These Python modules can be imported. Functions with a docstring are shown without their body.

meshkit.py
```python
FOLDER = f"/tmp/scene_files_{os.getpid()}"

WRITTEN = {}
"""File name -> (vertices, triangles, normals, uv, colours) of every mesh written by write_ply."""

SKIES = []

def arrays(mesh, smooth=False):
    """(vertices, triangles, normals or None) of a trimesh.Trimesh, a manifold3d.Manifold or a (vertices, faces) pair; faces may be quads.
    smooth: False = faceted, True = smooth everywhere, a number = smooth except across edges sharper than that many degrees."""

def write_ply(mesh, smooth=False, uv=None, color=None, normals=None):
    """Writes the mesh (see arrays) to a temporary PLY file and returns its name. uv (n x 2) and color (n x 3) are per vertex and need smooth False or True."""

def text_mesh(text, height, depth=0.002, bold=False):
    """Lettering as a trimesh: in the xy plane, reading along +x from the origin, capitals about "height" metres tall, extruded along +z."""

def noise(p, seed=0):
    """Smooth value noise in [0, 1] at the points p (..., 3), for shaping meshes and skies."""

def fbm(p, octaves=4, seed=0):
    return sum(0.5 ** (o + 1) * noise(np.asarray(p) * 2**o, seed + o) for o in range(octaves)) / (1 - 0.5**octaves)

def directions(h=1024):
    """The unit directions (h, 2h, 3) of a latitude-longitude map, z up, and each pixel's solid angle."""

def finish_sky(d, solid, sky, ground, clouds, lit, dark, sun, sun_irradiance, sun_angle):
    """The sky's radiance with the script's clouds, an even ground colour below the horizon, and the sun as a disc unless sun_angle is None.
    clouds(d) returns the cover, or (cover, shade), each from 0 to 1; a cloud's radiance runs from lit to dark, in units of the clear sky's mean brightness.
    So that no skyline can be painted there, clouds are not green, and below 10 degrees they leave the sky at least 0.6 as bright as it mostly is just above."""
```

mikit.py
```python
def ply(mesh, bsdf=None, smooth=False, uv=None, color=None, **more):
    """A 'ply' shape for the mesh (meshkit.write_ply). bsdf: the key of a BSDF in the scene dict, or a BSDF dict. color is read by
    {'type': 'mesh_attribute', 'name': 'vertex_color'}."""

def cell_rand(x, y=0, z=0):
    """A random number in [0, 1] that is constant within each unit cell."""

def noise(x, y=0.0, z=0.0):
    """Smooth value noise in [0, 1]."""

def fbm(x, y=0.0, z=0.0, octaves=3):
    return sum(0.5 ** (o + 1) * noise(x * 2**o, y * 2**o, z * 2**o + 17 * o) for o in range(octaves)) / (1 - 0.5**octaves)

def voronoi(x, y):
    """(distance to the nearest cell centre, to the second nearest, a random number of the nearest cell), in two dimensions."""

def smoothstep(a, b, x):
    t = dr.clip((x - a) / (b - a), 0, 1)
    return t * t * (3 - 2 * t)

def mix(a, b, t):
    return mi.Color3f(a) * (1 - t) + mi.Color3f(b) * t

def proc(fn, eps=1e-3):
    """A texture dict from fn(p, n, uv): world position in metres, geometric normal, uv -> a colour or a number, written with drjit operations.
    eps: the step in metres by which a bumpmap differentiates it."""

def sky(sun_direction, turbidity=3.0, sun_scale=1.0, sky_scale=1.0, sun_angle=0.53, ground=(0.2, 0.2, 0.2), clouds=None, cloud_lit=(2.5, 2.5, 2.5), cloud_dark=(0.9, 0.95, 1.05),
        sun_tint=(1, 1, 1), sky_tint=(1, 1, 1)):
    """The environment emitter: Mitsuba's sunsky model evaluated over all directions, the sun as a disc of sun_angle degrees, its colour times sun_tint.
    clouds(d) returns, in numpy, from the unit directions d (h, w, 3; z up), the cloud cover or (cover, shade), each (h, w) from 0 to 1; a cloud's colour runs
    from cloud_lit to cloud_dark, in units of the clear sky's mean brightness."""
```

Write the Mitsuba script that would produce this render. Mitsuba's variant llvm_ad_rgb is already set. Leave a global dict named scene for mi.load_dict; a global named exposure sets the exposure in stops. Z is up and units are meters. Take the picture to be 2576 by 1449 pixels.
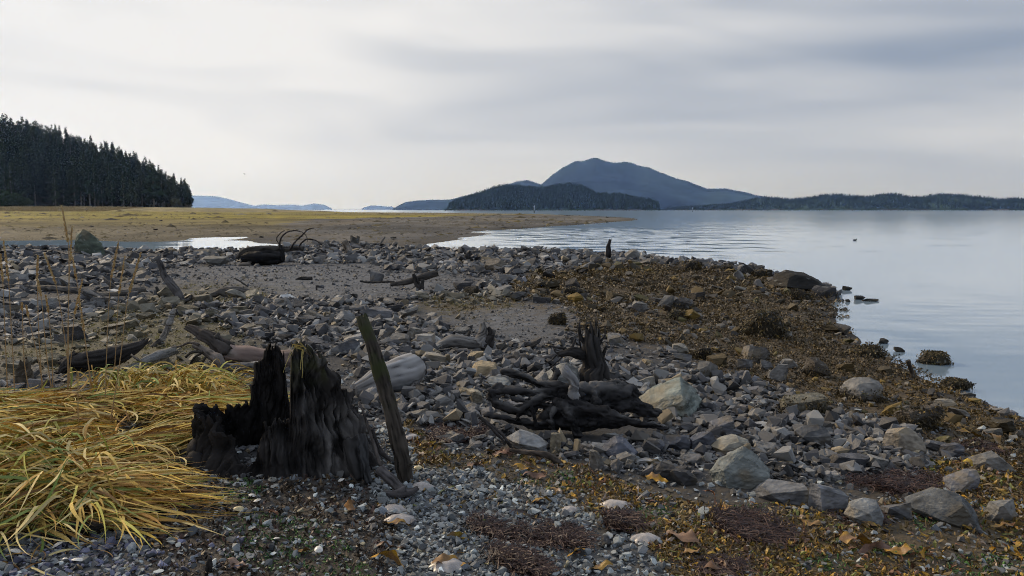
import math, random
import numpy as np
import trimesh, shapely
import mitsuba as mi
import drjit as dr
import mikit
from meshkit import noise as nz, fbm as fb

# ------------------------------------------------------------------ camera, sky, exposure
CAM_Z, PITCH, FOV = 2.15, 5.67, 66.0
T = mi.ScalarTransform4f
exposure = 2.17
cp, sp = math.cos(math.radians(PITCH)), math.sin(math.radians(PITCH))
scene, labels = {}, {}
HAZE = {'type': 'homogeneous', 'albedo': {'type': 'rgb', 'value': [0.96, 0.96, 0.97]}, 'phase': {'type': 'hg', 'g': 0.65},
        'sigma_t': {'type': 'rgb', 'value': [1.35e-5, 2.2e-5, 4.4e-5]}}
scene['haze_air'] = HAZE
scene['camera'] = {'type': 'perspective', 'fov': FOV, 'fov_axis': 'x', 'near_clip': 0.05, 'far_clip': 90000.0,
                   'to_world': T().look_at(origin=[0, 0, CAM_Z], target=[0, cp, CAM_Z - sp], up=[0, 0, 1]),
                   'medium': {'type': 'ref', 'id': 'haze_air'}}


def sstep(a, b, x):
    t = np.clip((x - a) / (b - a), 0, 1)
    return t * t * (3 - 2 * t)


SUN_AZ, SUN_EL = -50.0, 29.0


def direction(az, el):
    a, e = math.radians(az), math.radians(el)
    return np.array([math.sin(a) * math.cos(e), math.cos(a) * math.cos(e), math.sin(e)])


def clouds(d):
    az, el = np.arctan2(d[..., 0], d[..., 1]), np.arcsin(np.clip(d[..., 2], -1, 1))
    ang = np.degrees(np.arccos(np.clip(d @ direction(-42.0, 17), -1, 1)))
    s = 0.10 + 0.62 * sstep(6, 72, ang) + 0.30 * sstep(70, 140, ang)
    # long thin streaks of stratus, drawn out along the horizon
    h = np.maximum(d[..., 2], 0.02) + 0.10
    px, py = d[..., 0] / h, d[..., 1] / h
    q = np.stack([px * 0.55 + 0.35 * py, py * 0.8 - 0.1 * px, px * 0 + 3.1], -1)
    w = fb(q * 0.7, 3, 5)
    st = fb(np.stack([az * 2.2 + 1.4 * w, el * 17 + 2.2 * w + az * 1.2, az * 0], -1), 4, 11)
    st2 = fb(np.stack([az * 1.1 + 7, el * 7 + 1.5 * w, az * 0 + 2], -1), 3, 23)
    s = s + 1.05 * (st - 0.5) * sstep(0.0, 0.12, el) + 0.62 * (st2 - 0.5)
    s = s - 0.06 * np.exp(-((el - 0.02) / 0.06) ** 2)
    return np.ones_like(s), np.clip(s, 0, 1)


scene['sky'] = mikit.sky(direction(SUN_AZ, SUN_EL), turbidity=3, sun_scale=0.38, sun_angle=15, clouds=clouds,
                         cloud_lit=(2.52, 2.49, 2.46), cloud_dark=(0.80, 0.97, 1.25), sun_tint=(0.97, 0.98, 1.0),
                         ground=(0.12, 0.13, 0.13))

# ------------------------------------------------------------------ materials
VC = {'type': 'mesh_attribute', 'name': 'vertex_color'}


def principled(rough, spec=0.5, bump=None, scale=0.0, **more):
    b = {'type': 'principled', 'base_color': VC, 'roughness': rough, 'specular': spec, **more}
    if bump is not None:
        b = {'type': 'bumpmap', 'arbitrary': bump, 'scale': scale, 'bsdf': b}
    return {'type': 'twosided', 'bsdf': b}


def stone_bump(p, n, uv):
    return mikit.fbm(p.x * 45, p.y * 45, p.z * 60, 3)


def wood_bump(p, n, uv):
    return mikit.fbm(uv.x * 40, uv.y * 4, 0.0, 3)


def wave_bump(p, n, uv):
    x, y = p.x, p.y
    r = dr.sqrt(x * x + y * y)
    patch = dr.exp(-dr.square((x - 5.0 - 0.06 * y) / (2.0 + 0.07 * y)) - dr.square((y - 62.0) / 24.0))
    gust = mikit.smoothstep(0.45, 0.75, mikit.fbm(x * 0.04 + 9, y * 0.015, 0.0, 2))
    wide = mikit.noise(x * 0.42 + 0.12 * y, y * 0.40 - 0.10 * x, 0.0) + 0.5 * mikit.noise(x * 0.95, y * 0.9 + 0.2 * x, 5.0)
    small = mikit.noise(x * 1.1 + 0.3 * y, y * 2.6, 2.0) * mikit.smoothstep(60.0, 20.0, r)
    swell = mikit.noise(x * 0.16 + 0.1 * y, y * 0.55 - 0.1 * x, 9.0)
    tiny = mikit.noise(x * 2.6 + 0.4 * y, y * 4.5, 12.0) * mikit.smoothstep(40.0, 12.0, r)
    return wide * (0.17 * patch + 0.009 + 0.010 * gust) + small * 0.006 + tiny * 0.0018 + swell * 0.008


scene['mat_ground'] = principled(0.8, 0.3, mikit.proc(stone_bump, 0.004), 0.012)
scene['mat_stone'] = principled(0.66, 0.36)
scene['mat_boulder'] = principled(0.7, 0.28, mikit.proc(stone_bump, 0.003), 0.012)
scene['mat_wood'] = principled(0.8, 0.16)
scene['mat_dry'] = principled(0.8, 0.2)
scene['mat_weed'] = principled(0.5, 0.4)
scene['mat_far'] = principled(1.0, 0.0)
scene['mat_shell'] = principled(0.35, 0.5)
scene['mat_water'] = {'type': 'bumpmap', 'arbitrary': mikit.proc(wave_bump, 0.02), 'scale': 1.0,
                      'bsdf': {'type': 'principled', 'base_color': {'type': 'rgb', 'value': [0.25, 0.34, 0.43]}, 'metallic': 0.38, 'roughness': 0.06, 'specular': 0.5}}

# ------------------------------------------------------------------ naming helpers
def numbered(name, parent=None):
    base = f'{parent}__{name}' if parent else name
    taken = lambda k: k in scene or k in labels or any(x.startswith(k + '__') for x in ROOTS.get(k, ()))
    k, i = base, 0
    while k in USED:
        i += 1
        k = f'{base}_{i:03d}'
    USED.add(k)
    return k


USED, ROOTS = set(scene), {}


def entry(name, mesh, mat, parent=None, color=None, smooth=False, **more):
    k = numbered(name, parent)
    if color is not None:
        color = np.clip(np.broadcast_to(np.asarray(color, float), (len(mesh[0] if isinstance(mesh, tuple) else mesh.vertices), 3)), 0.002, 0.95)
    scene[k] = mikit.ply(mesh, mat, smooth=smooth, color=color, **more)
    return k


def tag(k, label=None, cat=None, group=None, kind=None):
    e = labels.setdefault(k, {})
    for n, v in (('label', label), ('category', cat), ('group', group), ('kind', kind)):
        if v:
            e[n] = v
    return k


def thing(name, label, cat, group=None):
    return tag(numbered(name), label, cat, group)


def merge(parts):
    """[(v, f, c)] -> one (v, f), c"""
    off, V, Fc, C = 0, [], [], []
    for v, f, c in parts:
        V.append(v); Fc.append(np.asarray(f) + off); C.append(np.broadcast_to(c, (len(v), 3))); off += len(v)
    return (np.vstack(V), np.vstack(Fc)), np.vstack(C)


# ------------------------------------------------------------------ survey of the beach: sight lines to ground points
SX = 1288.0 / math.tan(math.radians(FOV / 2))


def ray(vx, vy):
    a, b = (np.asarray(vx, float) - 1288) / SX, (724.5 - np.asarray(vy, float)) / SX
    return np.stack([a, cp + b * sp + 0 * a, -sp + b * cp + 0 * a], -1)


def at0(vx, vy, z=0.0):
    d = ray(vx, vy)
    t = (z - CAM_Z) / d[..., 2]
    return d[..., :2] * t[..., None]


def deep(vx, vy, Y):
    """the point on a sight line at forward distance Y"""
    d = ray(vx, vy)
    return np.array([0, 0, CAM_Z]) + d * (np.asarray(Y, float) / d[..., 1])[..., None]


shore = np.array([(2576, 1062), (2510, 1030), (2450, 1003), (2390, 985), (2330, 955), (2290, 935), (2240, 905), (2200, 882), (2150, 850), (2120, 815), (2100, 775), (2115, 735),
                  (2095, 722), (1955, 692), (1900, 672), (1820, 664), (1700, 655), (1600, 641)], float)
NEAR = np.vstack([[(6.6, -40), (5.6, -6), (5.0, 1.5), (5.1, 5.0)], at0(shore[:, 0], shore[:, 1]), [(3.5, 37.5), (0, 37), (-5, 38), (-9, 36), (-13, 36), (-20, 37), (-40, 36), (-90, 34), (-90, -40)]])
fl = np.array([(-420, 607), (-150, 604), (40, 606), (180, 604), (300, 608), (400, 608.5), (470, 605), (482, 600), (540, 597.3), (628, 596), (600, 601), (560, 604.5), (625, 606), (650, 612), (720, 616), (800, 617.5), (900, 619),
               (1000, 621), (1078, 617), (1072, 614), (1115, 608.5), (1170, 601), (1150, 599), (1200, 594), (1242, 587.5), (1180, 583.5), (1225, 580.5), (1290, 577), (1380, 571), (1450, 566), (1530, 560), (1585, 555.5), (1608, 551.5), (1585, 548)], float)
FLAT = np.vstack([[(-900, 60)], at0(fl[:, 0], fl[:, 1]), [(30, 262), (12, 400), (-30, 510), (-95, 640), (-150, 720), (-215, 700), (-235, 640), (-420, 1100), (-900, 1100)]])
P_NEAR, P_FLAT = shapely.Polygon(NEAR).buffer(0), shapely.Polygon(FLAT).buffer(0)


def sdist(poly, ring, x, y):
    """distance inside (+) or outside (-) of a closed outline"""
    best = np.full(x.shape, 1e18)
    a, b = ring, np.roll(ring, -1, 0)
    for (ax, ay), (bx, by) in zip(a, b):
        dx, dy = bx - ax, by - ay
        t = np.clip(((x - ax) * dx + (y - ay) * dy) / (dx * dx + dy * dy + 1e-12), 0, 1)
        best = np.minimum(best, (x - ax - t * dx) ** 2 + (y - ay - t * dy) ** 2)
    d = np.sqrt(best)
    return np.where(shapely.contains_xy(poly, x.ravel(), y.ravel()).reshape(x.shape), d, -d)


def n2(x, y, s, seed=0, o=3):
    return fb(np.stack([x * s, y * s, 0 * x + seed * 3.7], -1), o, seed) - 0.5


def G(x, y):
    """height of the land (the water lies at 0)"""
    x, y = np.asarray(x, float), np.asarray(y, float)
    sd = sdist(P_NEAR, NEAR, x, y)
    sd = sd + np.clip(sd + 2, 0, 1) * n2(x, y, 0.9, 3) * 0.5
    zn = np.where(sd > 0, 0.52 * np.tanh(0.095 * np.maximum(sd, 0) / 0.52), 0.16 * sd)
    far = sstep(8, 16, y)
    zn = zn + 0.34 * np.exp(-((x + 6.8) / 3.2) ** 2 - ((y - 31) / 2.2) ** 2) + 0.16 * np.exp(-((x + 17) / 7) ** 2 - ((y - 31) / 2.5) ** 2)
    zn = zn + 0.10 * np.exp(-((x - 0.5) / 3) ** 2 - ((y - 31) / 2.5) ** 2)
    zn = zn + (0.16 * n2(x, y, 0.35, 7) * far + 0.07 * n2(x, y, 0.8, 8)) * sstep(0.0, 2.5, sd) + 0.035 * n2(x, y, 3.0, 9) * sstep(-0.5, 1, sd)
    sf = sdist(P_FLAT, FLAT, x, y)
    sf = sf + n2(x, y, 0.12, 4) * 2.0 * sstep(40, 90, y)
    zf = np.where(sf > 0, 0.006 * np.minimum(sf, 60) + 0.0035 * np.maximum(sf - 60, 0).clip(0, 180), 0.02 * sf)
    zf = zf + 3.4 * sstep(400, 545, y - 0.10 * (x + 220)) * sstep(-150, -235, x)
    zf = zf + 0.10 * n2(x, y, 0.05, 14) * sstep(0, 20, sf)
    return np.maximum(np.maximum(zn, zf), -3.0)


def at(vx, vy):
    """where sight lines meet the land"""
    d = ray(vx, vy)
    z = np.full(d.shape[:-1], 0.4)
    for _ in range(14):
        t = (z - CAM_Z) / d[..., 2]
        z = 0.5 * z + 0.5 * G(d[..., 0] * t, d[..., 1] * t)
    t = (z - CAM_Z) / d[..., 2]
    return np.stack([d[..., 0] * t, d[..., 1] * t, z], -1)


def zone(*pts):
    q = np.array(pts, float)
    return shapely.Polygon(at(q[:, 0], q[:, 1])[:, :2]).buffer(0)


def inside(z, x, y, wob=0.25, seed=1):
    k = wob * np.clip(y / 8, 0.4, 3)
    return shapely.contains_xy(z, x + 2 * k * n2(x, y, 1.2, seed, 3), y + 3 * k * n2(x, y, 1.2, seed + 40, 3))


Z_GRAVEL_A = zone((410, 676), (600, 660), (720, 664), (920, 664), (1000, 684), (1130, 686), (1230, 712), (1080, 742), (1000, 756), (800, 756), (640, 745), (500, 715))
Z_GRAVEL_B = zone((1150, 775), (1300, 756), (1450, 772), (1430, 835), (1340, 880), (1250, 860), (1180, 815))
Z_MOSS = zone((200, 800), (420, 752), (600, 770), (640, 830), (540, 880), (600, 950), (400, 935), (150, 930), (0, 960), (0, 860), (120, 850))
Z_MOSS_B = zone((1060, 745), (1250, 738), (1330, 765), (1190, 790), (1230, 815), (1120, 795))
Z_MOSS_C = zone((480, 712), (620, 730), (660, 755), (470, 770), (420, 745))
Z_FUCUS = zone((1330, 690), (1600, 668), (1900, 690), (2100, 750), (2130, 830), (2230, 890), (2330, 958), (2580, 1062), (2900, 1200), (2900, 1330), (2580, 1240), (2420, 1130), (2200, 1050), (1990, 1040), (1900, 960), (1700, 880), (1560, 855), (1430, 840), (1425, 770), (1250, 735))
Z_PEBBLE = zone((930, 1100), (1040, 1080), (1090, 1160), (1330, 1190), (1500, 1240), (1650, 1300), (1760, 1449), (1800, 1700), (-400, 1700), (-200, 1330), (300, 1300), (500, 1230), (880, 1210))
Z_WRACK = zone((1010, 1060), (1130, 1140), (1250, 1160), (1450, 1180), (1650, 1225), (1850, 1265), (2100, 1255), (2300, 1210), (2600, 1120), (2900, 1449), (2900, 1700), (1720, 1700), (1690, 1449), (1600, 1330), (1400, 1240), (1200, 1190), (1040, 1160))
Z_LITTER = zone((330, 1180), (930, 1205), (990, 1330), (980, 1449), (980, 1700), (420, 1700), (400, 1360))
Z_GRASS = zone((-420, 1035), (0, 1022), (250, 1020), (540, 1018), (600, 1028), (600, 1055), (480, 1075), (460, 1160), (330, 1215), (330, 1310), (90, 1350), (-420, 1370))
Z_MAROON = [zone(*[(cx + rx * math.cos(a) + tilt * ry * math.sin(a), cy + ry * math.sin(a) + 0.12 * tilt * rx * math.cos(a)) for a in np.linspace(0, 2 * math.pi, 14)[:-1]])
            for cx, cy, rx, ry, tilt in ((1140, 1096, 75, 24, 0), (1320, 1340, 150, 40, 1), (1290, 1425, 70, 30, 1), (1555, 1318, 45, 18, 0), (1895, 1332, 110, 38, 0.5), (2255, 1225, 140, 22, 0.3), (2120, 1290, 70, 22, 0.5), (2420, 1120, 60, 16, 0.3), (1800, 1440, 60, 20, 0))]
Z_GREEN = [zone(*[(cx + rx * math.cos(a), cy + ry * math.sin(a)) for a in np.linspace(0, 2 * math.pi, 14)[:-1]])
           for cx, cy, rx, ry in ((720, 1370, 150, 70), (600, 1250, 90, 25), (1870, 1262, 70, 22), (1420, 1205, 40, 18), (1315, 1215, 40, 14), (2480, 1425, 110, 30), (2320, 1310, 35, 24), (2260, 1395, 60, 25), (130, 1355, 90, 18), (1650, 1290, 60, 20), (880, 1440, 90, 30), (2100, 1440, 80, 25))]

# ------------------------------------------------------------------ ground, water
def polar(az0, az1, na, rr):
    az = np.radians(np.linspace(az0, az1, na))
    R, A = np.meshgrid(rr, az, indexing='ij')
    x, y = R * np.sin(A), R * np.cos(A)
    i, j = np.meshgrid(np.arange(len(rr) - 1), np.arange(na - 1), indexing='ij')
    q = np.stack([i * na + j, (i + 1) * na + j, (i + 1) * na + j + 1, i * na + j + 1], -1).reshape(-1, 4)
    return x.ravel(), y.ravel(), np.vstack([q[:, [0, 2, 1]], q[:, [0, 3, 2]]])


def lerp(a, b, t):
    return a * (1 - t[:, None]) + np.asarray(b, float) * t[:, None]


def ground_color(x, y):
    c = np.full((len(x), 3), (0.058, 0.058, 0.060))
    c = c * (1 + 0.9 * n2(x, y, 1.5, 21))[:, None]
    near = y < 45
    for z, col, s in ((Z_GRAVEL_A, (0.148, 0.152, 0.162), 31), (Z_GRAVEL_B, (0.155, 0.158, 0.166), 32), (Z_MOSS, (0.115, 0.100, 0.052), 33), (Z_MOSS_C, (0.11, 0.098, 0.06), 41), (Z_MOSS_B, (0.13, 0.095, 0.04), 34),
                      (Z_FUCUS, (0.100, 0.070, 0.034), 35), (Z_PEBBLE, (0.10, 0.105, 0.11), 36), (Z_WRACK, (0.105, 0.074, 0.034), 37), (Z_LITTER, (0.06, 0.047, 0.035), 38), (Z_GRASS, (0.06, 0.045, 0.025), 39)):
        m = np.zeros(len(x))
        jr = np.random.default_rng(s)
        for _ in range(3):
            w_ = 0.35 * np.clip(y[near] / 8, 0.4, 2.5)
            m[near] += inside(z, x[near] + jr.normal(0, 1, near.sum()) * w_, y[near] + jr.normal(0, 1.4, near.sum()) * w_, 0.3, s) / 3.0
        k = 0.85 * m * np.clip(0.85 + 1.2 * n2(x, y, 2.5, s), 0, 1)
        c = lerp(c, col, k)
    # the tidal flats
    g = np.array([(560, 612), (690, 584), (735, 558), (800, 551), (1000, 547.5), (1290, 540), (1650, 546), (1650, 560), (1290, 590), (1080, 626), (560, 625)], float)
    spit = shapely.Polygon(at(g[:, 0], g[:, 1])[:, :2]).buffer(0)
    f = np.full((len(x), 3), (0.128, 0.106, 0.068))
    wob = n2(x, y, 0.03, 50) * 50
    f = lerp(f, (0.165, 0.128, 0.045), sstep(75, 110, y + wob * 0.5))
    f = lerp(f, (0.245, 0.190, 0.034), sstep(125, 175, y + wob))
    f = lerp(f, (0.20, 0.16, 0.09), 0.8 * sstep(230, 330, y + wob) * sstep(-120, -40, x + wob))
    m = shapely.contains_xy(spit, x + n2(x, y, 0.15, 51) * 8, y + n2(x, y, 0.12, 52) * 18).astype(float)
    gr = lerp(np.full((len(x), 3), (0.116, 0.109, 0.103)), (0.145, 0.108, 0.062), np.clip(0.1 + 2.2 * n2(x, y * 0.5, 0.12, 53), 0, 0.8))
    f = f * (1 - 0.92 * m[:, None]) + gr * 0.92 * m[:, None]
    f = lerp(f, (0.27, 0.215, 0.105), sstep(415, 470, y - 0.1 * (x + 220)) * sstep(-120, -170, x))
    f = f * np.clip(1 + 1.3 * n2(x, y * 0.35, 0.22, 54) + 1.2 * n2(x, y * 0.5, 1.1, 55) + 0.8 * n2(x * 0.3, y, 0.08, 57), 0.35, 1.9)[:, None]
    mat = np.clip((n2(x, y * 0.3, 0.35, 58) - 0.10) * 9, 0, 0.6) * sstep(48, 60, y)
    f = lerp(f, (0.065, 0.055, 0.032), mat)
    wet = sstep(8, 1, sdist(P_FLAT, FLAT, x, y))
    f = f * (1 - 0.35 * wet[:, None])
    t = sstep(41, 45, y)
    c = c * (1 - t[:, None]) + f * t[:, None]
    return np.clip(c * (1 + 0.55 * n2(x, y, 14, 60) * (y < 30))[:, None], 0.01, 0.6)


rr = np.concatenate([np.geomspace(0.9, 60, 380), np.geomspace(60.5, 1350, 160)])
gx, gy, gf = polar(-80, 80, 500, rr)
gz = G(gx, gy)
fine = np.hypot(gx, gy) < 45
gz[fine] += 0.02 * (fb(np.stack([gx[fine] * 11, gy[fine] * 11, 0 * gx[fine]], -1), 3, 77) - 0.5) * sstep(-0.02, 0.05, gz[fine])
keep = (gz[gf] > -0.55).any(1)
gcol = ground_color(gx, gy)
wetk = np.where(gy < 45, sstep(0.10, 0.0, gz), 0)
gcol *= (1 - 0.4 * wetk)[:, None]
gm = trimesh.Trimesh(np.stack([gx, gy, gz], 1), gf[keep], process=False)
tag(entry('ground', (np.stack([gx, gy, gz], 1), gf[keep]), 'mat_ground', color=gcol, smooth=True), 'stony tidal beach and golden brown flats running out into the bay', kind='structure')
wx, wy, wf = polar(-180, 180, 181, np.geomspace(0.5, 25500, 60))
tag(entry('water', (np.stack([wx, wy, 0 * wx], 1), wf), 'mat_water', smooth=True), 'calm pale blue bay with a patch of fine ripples', kind='structure')


# ------------------------------------------------------------------ far hills and islands
def cone_trees(P, h, rng, cols, sides=5, fat=0.2):
    a = np.linspace(0, 2 * np.pi, sides + 1)[:-1]
    n = len(P)
    rot = rng.uniform(0, 6, n)
    r = h * fat * rng.uniform(0.8, 1.3, n)
    ring = np.stack([np.cos(a[None] + rot[:, None]) * r[:, None], np.sin(a[None] + rot[:, None]) * r[:, None], np.zeros((n, sides))], -1) + P[:, None]
    tip = P + np.stack([0 * h, 0 * h, h], 1)
    V = np.concatenate([ring, tip[:, None]], 1).reshape(-1, 3)
    f = np.array([[k, (k + 1) % sides, sides] for k in range(sides)])
    F = (f[None] + (np.arange(n) * (sides + 1))[:, None, None]).reshape(-1, 3)
    return V, F, np.repeat(cols, sides + 1, 0)


def ridge(name, label, D, depth, prof, col, trees=0, th=25.0, seed=0, rough=0.25, fname=None, flabel=None):
    rng = np.random.default_rng(seed)
    prof = np.array(prof, float)
    u = np.linspace(prof[0, 0], prof[-1, 0], 260)
    yc = D + depth
    top = deep(u, np.interp(u, prof[:, 0], prof[:, 1]), yc)
    hc = np.maximum(top[:, 2] - (0.75 * th if trees else 0), 0.5)
    hc *= 1 + 0.05 * (fb(np.stack([u * 0.03, 0 * u, 0 * u], -1), 4, seed) - 0.5) * 2
    s = np.concatenate([np.linspace(0, 1, 34), np.linspace(1.05, 1.8, 8)])
    S, U = np.meshgrid(s, np.arange(len(u)), indexing='ij')
    Y = D + S * depth
    X = top[:, 0][U] / yc * Y
    f = np.where(S <= 1, np.clip(S, 0, 1) ** 0.75, np.clip(1 - (S - 1) ** 2 * 1.4, 0.0, 1))
    bump = fb(np.stack([X / depth * 2.2, Y / depth * 2.2, 0 * X + seed], -1), 5, seed) - 0.5
    Z = hc[U] * f * (1 + 2 * rough * bump * np.sin(np.pi * np.clip(S, 0, 1)) ** 0.5) - 1.0 * (S == 0)
    na = len(u)
    i, j = np.meshgrid(np.arange(len(s) - 1), np.arange(na - 1), indexing='ij')
    q = np.stack([i * na + j, i * na + j + 1, (i + 1) * na + j + 1, (i + 1) * na + j], -1).reshape(-1, 4)
    v = np.stack([X.ravel(), Y.ravel(), Z.ravel()], 1)
    gully = fb(np.stack([X.ravel() / depth * 7, Y.ravel() / depth * 2.5, 0 * X.ravel() + seed], -1), 4, seed + 3) - 0.5
    c = np.asarray(col) * np.clip(1 + 2.0 * bump.ravel() + 1.6 * gully, 0.3, 2.4)[:, None]
    # pale tide-washed rock at the foot
    foot = (v[:, 2] < 4) & (v[:, 2] > -2) & (fb(v * 0.02, 2, 9) > 0.62) if trees else np.zeros(len(v), bool)
    c[foot] = (0.12, 0.11, 0.10)
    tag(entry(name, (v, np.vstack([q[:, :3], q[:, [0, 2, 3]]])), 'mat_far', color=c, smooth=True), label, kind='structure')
    if trees:
        si, ui = rng.uniform(0.02, 1.12, trees), rng.uniform(0, na - 1.01, trees)
        k0 = ui.astype(int); w = ui - k0
        gi = np.interp(si, s, np.arange(len(s))); i0 = np.minimum(gi.astype(int), len(s) - 2); wi = gi - i0
        pick = lambda A: (A[i0, k0] * (1 - w) + A[i0, k0 + 1] * w) * (1 - wi) + (A[i0 + 1, k0] * (1 - w) + A[i0 + 1, k0 + 1] * w) * wi
        P = np.stack([pick(X), pick(Y), pick(Z) - 2], 1)
        h = th * rng.uniform(0.55, 1.15, trees) * np.clip(P[:, 2] / 6 + 0.6, 0.3, 1)
        tone = (0.6 + 0.9 * rng.random(trees) ** 2)[:, None] * np.asarray(col)
        V, F_, C = cone_trees(P, h, rng, tone)
        tag(entry(fname, (V, F_), 'mat_far', color=C), flabel, 'forest', kind='stuff')


ridge('mountain', 'broad two-humped blue mountain across the bay', 7000, 2600,
      [(985, 527), (1000, 518), (1020, 508), (1050, 504), (1080, 503), (1110, 503), (1140, 500), (1180, 492), (1220, 484), (1270, 468), (1300, 458), (1325, 456), (1345, 463), (1360, 466), (1390, 446), (1420, 428), (1450, 416), (1480, 409.5), (1500, 408), (1520, 413.5), (1545, 414), (1570, 411), (1590, 414), (1620, 424), (1660, 436),
       (1700, 446), (1740, 460), (1780, 473.5), (1820, 473.5), (1870, 482), (1900, 490), (1960, 500), (2100, 512), (2300, 525)], (0.026, 0.040, 0.038), seed=3, rough=0.6)
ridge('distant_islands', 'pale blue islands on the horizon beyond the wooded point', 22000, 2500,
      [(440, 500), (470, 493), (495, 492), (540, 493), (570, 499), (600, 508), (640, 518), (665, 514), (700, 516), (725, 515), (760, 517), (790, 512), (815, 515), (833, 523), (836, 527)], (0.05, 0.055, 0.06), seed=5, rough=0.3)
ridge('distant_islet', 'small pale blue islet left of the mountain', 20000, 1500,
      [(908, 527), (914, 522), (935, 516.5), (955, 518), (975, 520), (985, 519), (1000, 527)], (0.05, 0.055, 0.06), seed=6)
ridge('wooded_island', 'dark wooded island in front of the mountain', 2500, 420,
      [(1117, 527), (1125, 517), (1140, 505), (1160, 496), (1185, 489), (1200, 484), (1230, 472), (1260, 465), (1300, 464), (1345, 469), (1400, 464), (1430, 461), (1460, 463), (1480, 471), (1500, 483), (1530, 486), (1560, 487), (1600, 495), (1630, 499), (1655, 506), (1664, 527)],
      (0.036, 0.054, 0.032), trees=7000, th=22, seed=7, rough=0.25, fname='island_forest', flabel='dense conifer forest covering the island before the mountain')
ridge('wooded_shore', 'long low wooded shore to the right of the mountain', 3300, 500,
      [(1655, 523), (1700, 519), (1800, 513), (1860, 505), (1900, 495), (1930, 492), (1960, 495), (1990, 498), (2040, 492), (2070, 487), (2100, 484), (2140, 488), (2180, 491), (2230, 485), (2260, 484), (2290, 491), (2320, 492), (2350, 488), (2390, 487), (2430, 488), (2470, 492), (2520, 497), (2560, 496), (2620, 500), (2760, 503), (2900, 498), (3100, 505)],
      (0.034, 0.050, 0.032), trees=9000, th=15, seed=9, rough=0.3, fname='shore_forest', flabel='dense conifer forest along the low shore across the bay')

# ------------------------------------------------------------------ the wooded point on the left
_k = np.array([(-700, 250), (-300, 262), (0, 283), (40, 290), (90, 303), (150, 315), (200, 329), (250, 347), (300, 362), (340, 380), (380, 406), (410, 424), (440, 440), (470, 458), (488, 478), (500, 527)], float)


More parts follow.
